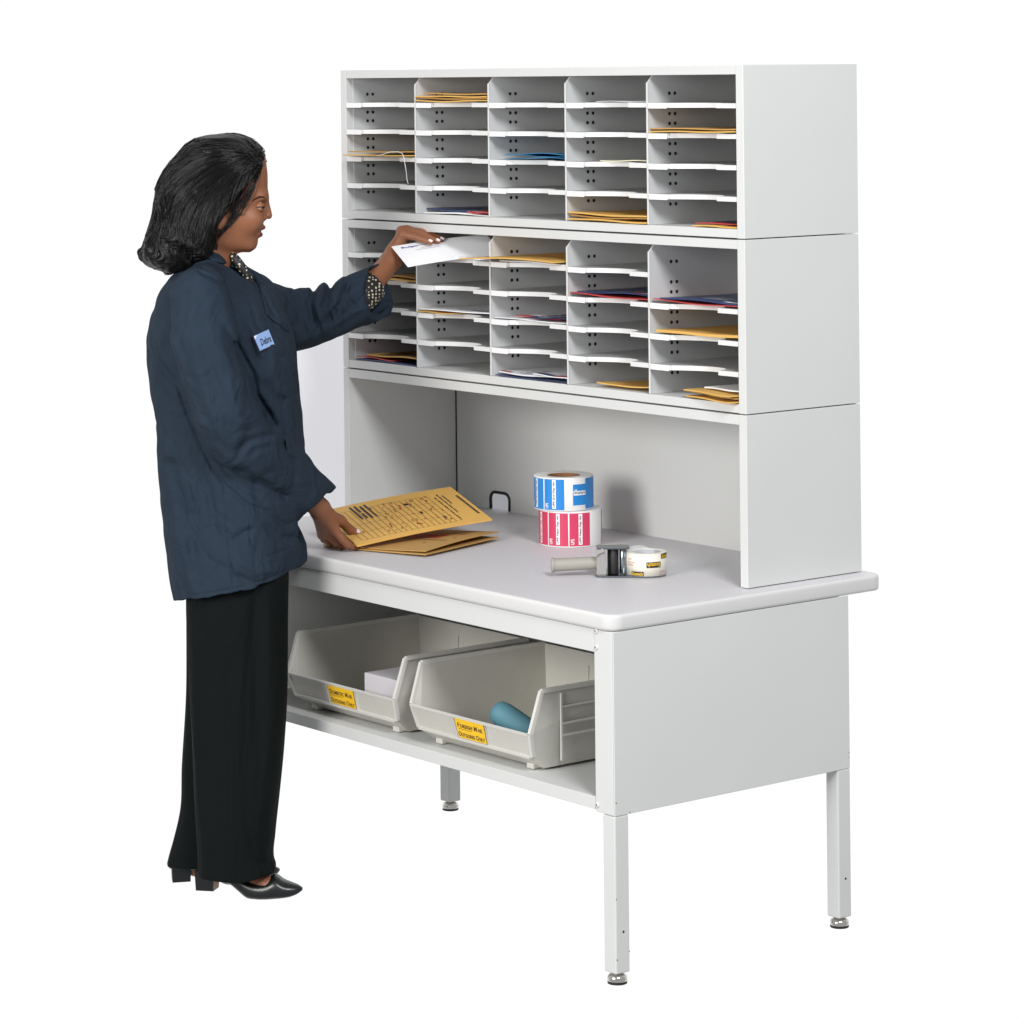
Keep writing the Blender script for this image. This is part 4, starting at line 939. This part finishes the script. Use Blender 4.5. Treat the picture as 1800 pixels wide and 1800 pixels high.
def drape(name, s, poly, th, m, off=.0015, parent=None, dirn=(0, 1, 0), y0=-.45, nu=None):
    """lay a cut cloth outline onto the near side of a surface"""
    bm = bmesh.new(); vv = [bm.verts.new((u, v, 0)) for u, v in poly]; f = bm.faces.new(vv)
    bmesh.ops.triangulate(bm, faces=[f]); bmesh.ops.subdivide_edges(bm, edges=list(bm.edges), cuts=4, use_grid_fill=True); bmesh.ops.triangulate(bm, faces=list(bm.faces))
    uv = np.array([v.co[:2] for v in bm.verts]); P = np.array([T(u, v, -.2) for u, v in uv]); P[:, 1] = y0; hit, ok = march(s, P, dirn); med = np.median(hit[ok][:, 1]) if ok.any() else -.2
    ok &= hit[:, 1] < med + .07; hit[~ok, 1] = med; E_ = np.array([[v.index for v in e.verts] for e in bm.edges]); y_ = hit[:, 1].copy(); top_ = y_.copy()
    for _ in range(40):
        a_ = np.bincount(E_[:, 0], y_[E_[:, 1]], len(y_)) + np.bincount(E_[:, 1], y_[E_[:, 0]], len(y_)); c_ = np.bincount(E_.ravel(), minlength=len(y_)); m_ = a_/np.maximum(c_, 1)
        y_ = np.where(ok, np.minimum(top_, .5*y_ + .5*m_), m_)
    hit[:, 1] = y_; hit = hit - np.array(dirn)*off
    o = meshobj(name, hit, [[v.index for v in f.verts] for f in bm.faces], m, parent or pt, smooth=True); bm.free()
    sm = o.modifiers.new('s', 'SOLIDIFY'); sm.thickness = th; sm.offset = 0; return o
drape('collar', J, [(350,458),(362,448),(376,447),(394,457),(408,466),(421,478),(433,489),(444,497),(446,502),(438,505),(426,500),(412,491),(398,481),(384,471),(368,464)], .0045, jack, .0062)
drape('lapel', J, [(436,489),(447,499),(456,520),(470,546),(483,566),(494,582),(500,594),(494,592),(482,578),(470,570),(461,560),(455,540),(446,518),(439,505)], .004, jack, .0045)
# name patch
patch_m = M('pale_blue_patch', lin(140, 170, 216), .7, bump=.3, bscale=900); thread = M('dark_thread', lin(25, 30, 52), .8)
pc = [(446,591),(472,579),(482.5,605),(457,616.5)]
pc2 = [(u + (u-464.5)*.17, v + (v-598)*.17) for u, v in pc]
uvs = np.array([((1-a)*(1-b)*np.array(pc2[0]) + a*(1-b)*np.array(pc2[1]) + a*b*np.array(pc2[2]) + (1-a)*b*np.array(pc2[3])) for a in (0, .33, .66, 1) for b in (0, .5, 1)], float)
Pp = np.array([T(u, v, -.2) for u, v in uvs]); Pp[:, 1] = -.45; hp, okp = march(J, Pp, (0, 1, 0)); A_ = np.stack([hp[:, 0], hp[:, 2], np.ones(len(hp))], 1); cf = np.linalg.lstsq(A_, hp[:, 1], rcond=None)[0]; cf[2] += (hp[:, 1] - A_ @ cf).min() + .0008
def on_plane(u, v, off):
    p = T(u, v, -.2); y = cf[0]*p[0] + cf[1]*p[2] + cf[2] - off
    for _ in range(3): p = T(u, v, y); y = cf[0]*p[0] + cf[1]*p[2] + cf[2] - off
    p[1] = y; return p
def flatpatch(name, poly, o0, o1, m, parent):
    n = len(poly); vv = [on_plane(u, v, o1) for u, v in poly] + [on_plane(u, v, o0) for u, v in poly]
    return meshobj(name, vv, [tuple(range(n))[::-1], tuple(range(n, 2*n))] + [(i, (i+1) % n, n+(i+1) % n, n+i) for i in range(n)], m, parent)
npb = flatpatch('patch_border', pc2, -.002, .0008, thread, pt); npt = flatpatch('name_patch', pc, .0006, .0014, patch_m, pt)
flatpatch('patch_corner', [(446.5,591.2),(452,588.6),(448.6,597)], .0012, .0018, M('white_thread', (.8,.8,.8), .7), npt)
def on_patch(a, b): 
    c = [np.array(q, float) for q in pc]; q = (1-a)*(1-b)*c[3] + a*(1-b)*c[2] + a*b*c[1] + (1-a)*b*c[0]; return q
tv, tf = text_mesh('Debra', 1, shear=.35, bold=.02); lw, lh = tv[:, 0].max(), tv[:, 1].max()
meshobj('lettering', [on_plane(*on_patch(.22 + .70*p/lw, .22 + .46*q/lh), .0019) for p, q, _ in tv], tf, thread, npt)
for u, v in ((507,645),(511.5,716)):
    P = np.array([T(u, v, -.2)]); P[:, 1] = -.45; hit, ok = march(J, P, (0, 1, 0)); bm = bmesh.new(); bmesh.ops.create_cone(bm, cap_ends=True, segments=20, radius1=.0075, radius2=.0065, depth=.003)
    bmesh.ops.rotate(bm, verts=bm.verts, matrix=Matrix.Rotation(R(90), 3, 'X')); bmesh.ops.rotate(bm, verts=bm.verts, matrix=Matrix.Rotation(R(50), 3, 'Z')); bmesh.ops.translate(bm, verts=bm.verts, vec=hit[0]); bmobj('button', bm, thread, pt)
# patterned blouse at the neck and the far wrist
blouse = bpy.data.materials.new('dotted_black_blouse'); blouse.use_nodes = True; t_ = blouse.node_tree; b_ = t_.nodes['Principled BSDF']; b_.inputs['Roughness'].default_value = .6
vn = t_.nodes.new('ShaderNodeTexVoronoi'); vn.inputs['Scale'].default_value = 120; vn.inputs['Randomness'].default_value = .35; tcn = t_.nodes.new('ShaderNodeTexCoord'); t_.links.new(tcn.outputs['Object'], vn.inputs['Vector'])
cr = t_.nodes.new('ShaderNodeValToRGB'); cr.color_ramp.interpolation = 'CONSTANT'; cr.color_ramp.elements[0].color = (.62, .55, .40, 1); cr.color_ramp.elements[1].position = .34; cr.color_ramp.elements[1].color = (.012, .012, .014, 1)
t_.links.new(vn.outputs['Distance'], cr.inputs['Fac']); t_.links.new(cr.outputs['Color'], b_.inputs['Base Color'])
bl = SDF(); bl.add(chain([T(406,449,-.020), T(414,455,-.026), T(423,467,-.028), T(432,481,-.026), T(440,495,-.02)], [.009, .0105, .011, .010, .008])); bl.add(chain([T(406,451,.015), T(414,457,.012), T(423,469,.01), T(432,483,.005)], [.010, .011, .011, .009]), .012)
sdf_obj('blouse_neck', bl, .003, (-.1, -.12, 1.2), (.12, .12, 1.5), [blouse], pt, 1)
v_, f_ = lathe([(.046, -.04), (.043, -.01), (.0395, .034), (.037, .036), (.035, .034), (.040, -.04)], 40, closed=True); a_ = Vector(T(640,515,.362)); dirv = (Vector(T(690,468,.42)) - a_).normalized(); q_ = dirv.to_track_quat('Z', 'Y')
meshobj('blouse_cuff', [tuple(a_ + q_ @ Vector(p)) for p in v_], f_, blouse, pt, smooth=True)

# ---------------------------------------------------------------- trousers
TR_ = SDF()
TR_.add(slices([(980,330,509,.105,-.045),(1084,329,507,.10,-.045),(1200,335,504,.094,-.038),(1310,342,496,.088,-.03),(1400,345,489,.085,-.025),(1470,347,484,.082,-.022),(1505,348,482.5,.08,-.02),(1524,348,487,.079,-.02),(1532,348,486,.079,-.02),(1545,349,480,.078,-.02)], 2.5))
TR_.add(slices([(980,330,505,.10,.08),(1090,330,495,.10,.085),(1200,327,480,.092,.09),(1342,318,460,.085,.095),(1420,317,442,.082,.10),(1470,307,436,.08,.10),(1503,299,432,.078,.10),(1530,294,430,.078,.10)], 2.5), .006)
TR_.cut(flat(T(415,1536.5,-.02), np.array((-.02, 0, 1.0))*1), .0); TR_.ops[-1] = ('s', (lambda P, f=flat(T(415,1536.5,-.02), (.0, 0, 1.0)): np.maximum(f(P), P[:, 1]-.065 + 0*P[:, 0])), .003)
TR_.cut((lambda P, f=flat(T(320,1519,.10), (.10, 0, 1.0)): np.maximum(f(P), .05-P[:, 1])), .003)
for pts, w_, dp_ in (([(407,1060),(408,1250),(407,1400),(406,1535)], .003, .0022), ([(452,1040),(458,1200),(452,1330)], .02, .005), ([(480,1060),(478,1250),(466,1420)], .014, -.004), ([(372,1060),(370,1250),(372,1450)], .02, .004), ([(440,1300),(436,1400),(450,1500)], .014, .004), ([(345,1180),(352,1300),(356,1450)], .012, -.003), ([(440,1440),(460,1500),(482,1515)], .01, .004)):
    TR_.disp.append(crease(pts, w_, dp_, -1, .03))
TR_.disp.append(waves(11, 8, 22, .003, (1, 1, .35)))
sdf_obj('trousers', TR_, .0036, (-.20, -.18, .02), (.20, .24, .80), [trou], pt, 1)

# ---------------------------------------------------------------- shoes
def shoe_mesh():
    s = SDF(); rows = [(346,1527,1540,.022),(360,1523,1543,.028),(385,1520,1546,.031),(405,1522,1552,.032),(420,1530,1564,.035),(434,1539,1575,.039),(450,1544,1577.5,.042),(468,1543,1578,.042),(484,1537,1577.5,.039),(500,1547,1576,.034),(514,1552,1573.5,.026),(525,1556,1569,.016),(532,1560,1564,.006)]
    yc = lambda u: .012 - .062*(u-348)/182
    X = np.array([T(u, 1550, yc(u))[0] for u, *_ in rows]); TP = np.array([T(u, a, yc(u))[2] for u, a, b, w_ in rows]); BT = np.array([T(u, b, yc(u))[2] for u, a, b, w_ in rows]); WD = np.array([w_ for *_, w_ in rows]); YC = np.array([yc(u) for u, *_ in rows])
    def f(P):
        x = np.clip(P[:, 0], X[0], X[-1]); a, b, w_, y = (crom(x, X, q) for q in (TP, BT, WD, YC)); zc_ = b + (a-b)*.42; ez = np.where(P[:, 2] > zc_, a-zc_, zc_-b)
        g = (np.abs(P[:, 2]-zc_)/np.maximum(ez, .003))**2.6 + (np.abs(P[:, 1]-y)/np.maximum(w_, .003))**2.6
        return np.maximum((g**(1/2.6)-1)*np.minimum(ez, w_), np.maximum(X[0]-P[:, 0], P[:, 0]-X[-1]))
    s.add(f); return s, yc
S_, yc_ = shoe_mesh()
sh = sdf_obj('shoe', S_, .0022, (-.12, -.12, -.01), (.22, .10, .12), [leather], pt, 2)
ang = math.atan2(-.062, (530-348)/752)
def heel_block(parent):
    c = Vector(T(366, 1555, .004)); bm = bmesh.new(); zt, zb = T(366,1538,.0)[2], T(366,1564,-.004)[2]; ln, wd = .046, .046
    bx = [(-.55*ln, -.5*wd), (.46*ln, -.46*wd), (.46*ln, .46*wd), (-.55*ln, .5*wd)]; bx2 = [(p*.92, q*.9) for p, q in bx]; rot = Matrix.Rotation(ang, 3, 'Z')
    A = [bm.verts.new(Vector((c.x, c.y, 0)) + rot @ Vector((p, q, zt+.012))) for p, q in bx]; Bv = [bm.verts.new(Vector((c.x, c.y, 0)) + rot @ Vector((p, q, max(zb, .0005)))) for p, q in bx2]
    bm.faces.new(A); bm.faces.new(Bv[::-1]).material_index = 2
    for i in range(4): bm.faces.new((A[i], A[(i+1) % 4], Bv[(i+1) % 4], Bv[i])).material_index = 1 if i == 1 else 0
    return bmobj('heel', bm, [leather, heelm, rubber], parent)
hb = heel_block(sh)
d_ = Vector(T(303,1554,.085)) - Vector(T(349,1563,.004)); d_.z = 0
sh2 = sh.copy(); sc.collection.objects.link(sh2); sh2.parent = pt
pv = Vector(T(366,1555,.004)); pv.z = 0; sh2.rotation_euler = (0, 0, R(24)); sh2.location = d_ + pv - Matrix.Rotation(R(24), 3, 'Z') @ pv
hb2 = hb.copy(); sc.collection.objects.link(hb2); hb2.parent = sh2
# ---------------------------------------------------------------- hair
HR = SDF()
hv = [(233.5,398,412,.005,0),(236,376,422,.028,0),(240,356,434,.05,0),(248,338,448,.07,0),(258,325,458,.082,0),(275,309,470,.092,0),(298,293,478,.100,0),(327,279,482,.106,0),(358,272,480,.109,0),(387,268,470,.110,0),(402,262,462,.110,0),(415,256,455,.110,0),(432,249.5,448,.108,0),(450,251,440,.102,0),(464,262,420,.092,0),(473,277,380,.078,0),(479,290,330,.05,0)]
vol = slices(hv, 2.2, cpos=.45); HR.add(vol)
ch = [(225,490),(262,476),(280,469),(290,465.5),(298,458),(308,448),(320,438),(333,428),(350,417),(370,405),(385,393),(395,385),(405,381),(420,382),(437,377),(448,370),(456,358),(465,340),(475,316),(482,300)]
CZ = np.array([T(400, v, 0)[2] for v, u in ch])[::-1]; CX = np.array([T(u, 350, 0)[0] for v, u in ch])[::-1]
wob = waves(21, 6, 120, .004)
cutf = lambda P: (P[:, 0] - crom(np.clip(P[:, 2], CZ[0], CZ[-1]), CZ, CX) - .002*np.sin(P[:, 2]*160))*.8
HR.keep(cutf, .012)
PV = T(462, 276, 0)
def flow(P):
    dx = PV[0]-P[:, 0]; dz = PV[2]-P[:, 2]; r = np.hypot(dx, dz); return np.arctan2(dz, dx) - 2.55*r, r
_g = np.random.RandomState(8)
G2 = [(_g.normal(0, 26), _g.normal(0, 120), _g.uniform(0, 6.3), .0008) for _ in range(7)] + [(_g.normal(0, 80), _g.normal(0, 300), _g.uniform(0, 6.3), .0006) for _ in range(8)]
def groove(P):
    ps, r = flow(P); low = np.clip((T(400,385)[2]-P[:, 2])/.06, 0, 1)
    ps = ps + low*(.045*np.sin(r*75 + ps*3 + P[:, 1]*20) + .05*np.sin(P[:, 2]*110 + P[:, 0]*60)) + .03*np.sin(r*40)
    d = np.zeros(len(P))
    for a, b, c, am in G2: d += am*np.sin(ps*a + P[:, 1]*b + c)
    d += low*.0026*np.sin(r*120 + 2.0*np.sin(ps*9) + P[:, 1]*25) + low*.0014*np.sin(P[:, 0]*95 + 2.2*np.sin(P[:, 2]*55) + P[:, 1]*40)
    return d
HR.disp.append(groove); HR.disp.append(waves(31, 7, 38, .0035))
hair = sdf_obj('hair', HR, .0022, (-.24, -.14, 1.28), (.14, .14, 1.80), [hairm], pt, 1)
# loose strands lying over that mass, following the same flow
rs = np.random.RandomState(12); bm = bmesh.new()
def strand(pts, r0, r1=None):
    n = len(pts); rad = [r0*(.35 + .65*math.sin(math.pi*min(1, (i+1.0)/n*.75+.2))) for i in range(n)]; rad[-1] = r0*.2; tube(bm, pts, rad, 4, cap=False)
paths = []; 
for k in range(1700):
    ps = rs.uniform(-.46, 1.32); a0, a1 = sorted(rs.uniform(.015, .34, 2)); 
    if a1-a0 < .05: a1 = a0 + .07
    rr_ = np.linspace(a0, min(a1, a0+.2), 16); am, fq, ph = rs.normal(0, .05), rs.uniform(20, 60), rs.uniform(0, 6)
    low = np.clip((rr_-.15)/.1, 0, 1); ph2 = ps + 2.55*rr_ + am*np.sin(rr_*fq+ph)*(.3+low)
    P = np.stack([PV[0]-rr_*np.cos(ph2), np.full(16, -.2), PV[2]-rr_*np.sin(ph2)], 1); paths.append((P, (0, 1, 0)))
for k in range(420):                         # crown and back of the head, marched in towards the middle
    y = rs.uniform(-.095, .095); a0 = rs.uniform(35, 190); a1 = a0 + rs.uniform(20, 60); aa = np.radians(np.linspace(a0, a1, 16)); c = T(372, 345, 0)
    dr = np.stack([np.cos(aa), np.zeros(16), np.sin(aa)], 1); P = c + dr*.24; P[:, 1] = y + .004*np.sin(aa*6+k); paths.append((P, -dr))
allP = np.concatenate([p for p, d in paths]); allD = np.concatenate([np.broadcast_to(np.array(d, float), p.shape) for p, d in paths])
hit, ok = march(HR, allP, allD, 45)
for i, (p, d) in enumerate(paths):
    h_, o_ = hit[i*16:(i+1)*16], ok[i*16:(i+1)*16]; run = []
    lift = rs.uniform(.0000, .0020) if i >= 1700 or rs.rand() < .93 else rs.uniform(.0025, .005)
    for q, g_, dd in zip(h_, o_, np.broadcast_to(np.array(d, float), p.shape)):
        if g_ and (not run or np.linalg.norm(q - run[-1]) < .03): run.append(q - dd/np.linalg.norm(dd)*lift)
        elif run: break
    if len(run) >= 5:
        q_ = np.array(run)
        for _ in range(6): q_[1:-1] = .25*q_[:-2] + .5*q_[1:-1] + .25*q_[2:]
        run = list(q_)
        strand(run, rs.uniform(.0004, .0009))
# wisps falling over the cheek
FACE = SDF(); FACE.ops = B.ops[:22]
class Both:
    def ev(s, P): return np.minimum(FACE.ev(P), HR.ev(P))
BOTH = Both()
def face_strand(Q, r0):
    P = np.array([T(u, v, 0) for u, v in Q]); P[:, 1] = -.2; h_, o_ = march(BOTH, P, (0, 1, 0)); h_[:, 1] -= .0035;
    run = []
    for q, g_ in zip(h_, o_):
        if g_ and q[1] < .0 and (not run or abs(q[1]-run[-1][1]) < .05): run.append(q)
        elif run: break
    if len(run) > 4:
        a_ = np.array(run)
        for _ in range(3): a_[1:-1, 1] = np.minimum(a_[1:-1, 1], .25*a_[:-2, 1] + .5*a_[1:-1, 1] + .25*a_[2:, 1])
        strand(list(a_), r0)
def curve(a, b, c, n=14): return [((1-t)**2*a[0] + 2*t*(1-t)*b[0] + t*t*c[0], (1-t)**2*a[1] + 2*t*(1-t)*b[1] + t*t*c[1]) for t in np.linspace(0, 1, n)]
for k in range(44):
    j = lambda s: rs.normal(0, s); t0 = rs.uniform(0, 1)**1.5; ox = rs.uniform(-7, 5)
    face_strand(curve((461+j(2), 291+j(3)), (449+ox+j(3), 338+j(6)), (424+ox*1.4+j(3), 369+j(6))) + curve((424+ox*1.4, 371), (408+ox+j(3), 396+j(4)), (384+j(2), 412+10*t0+j(3)), 10)[1:], rs.uniform(.0003, .0006))
for k in range(40):
    j = lambda s: rs.normal(0, s); face_strand(curve((452+j(5), 298+j(5)), (425+j(5), 335+j(5)), (405+j(6), 376+j(8))), rs.uniform(.0005, .0010))
hs = bmobj('hair_strands', bm, strand_m, pt, True); hs['kind'] = 'stuff'
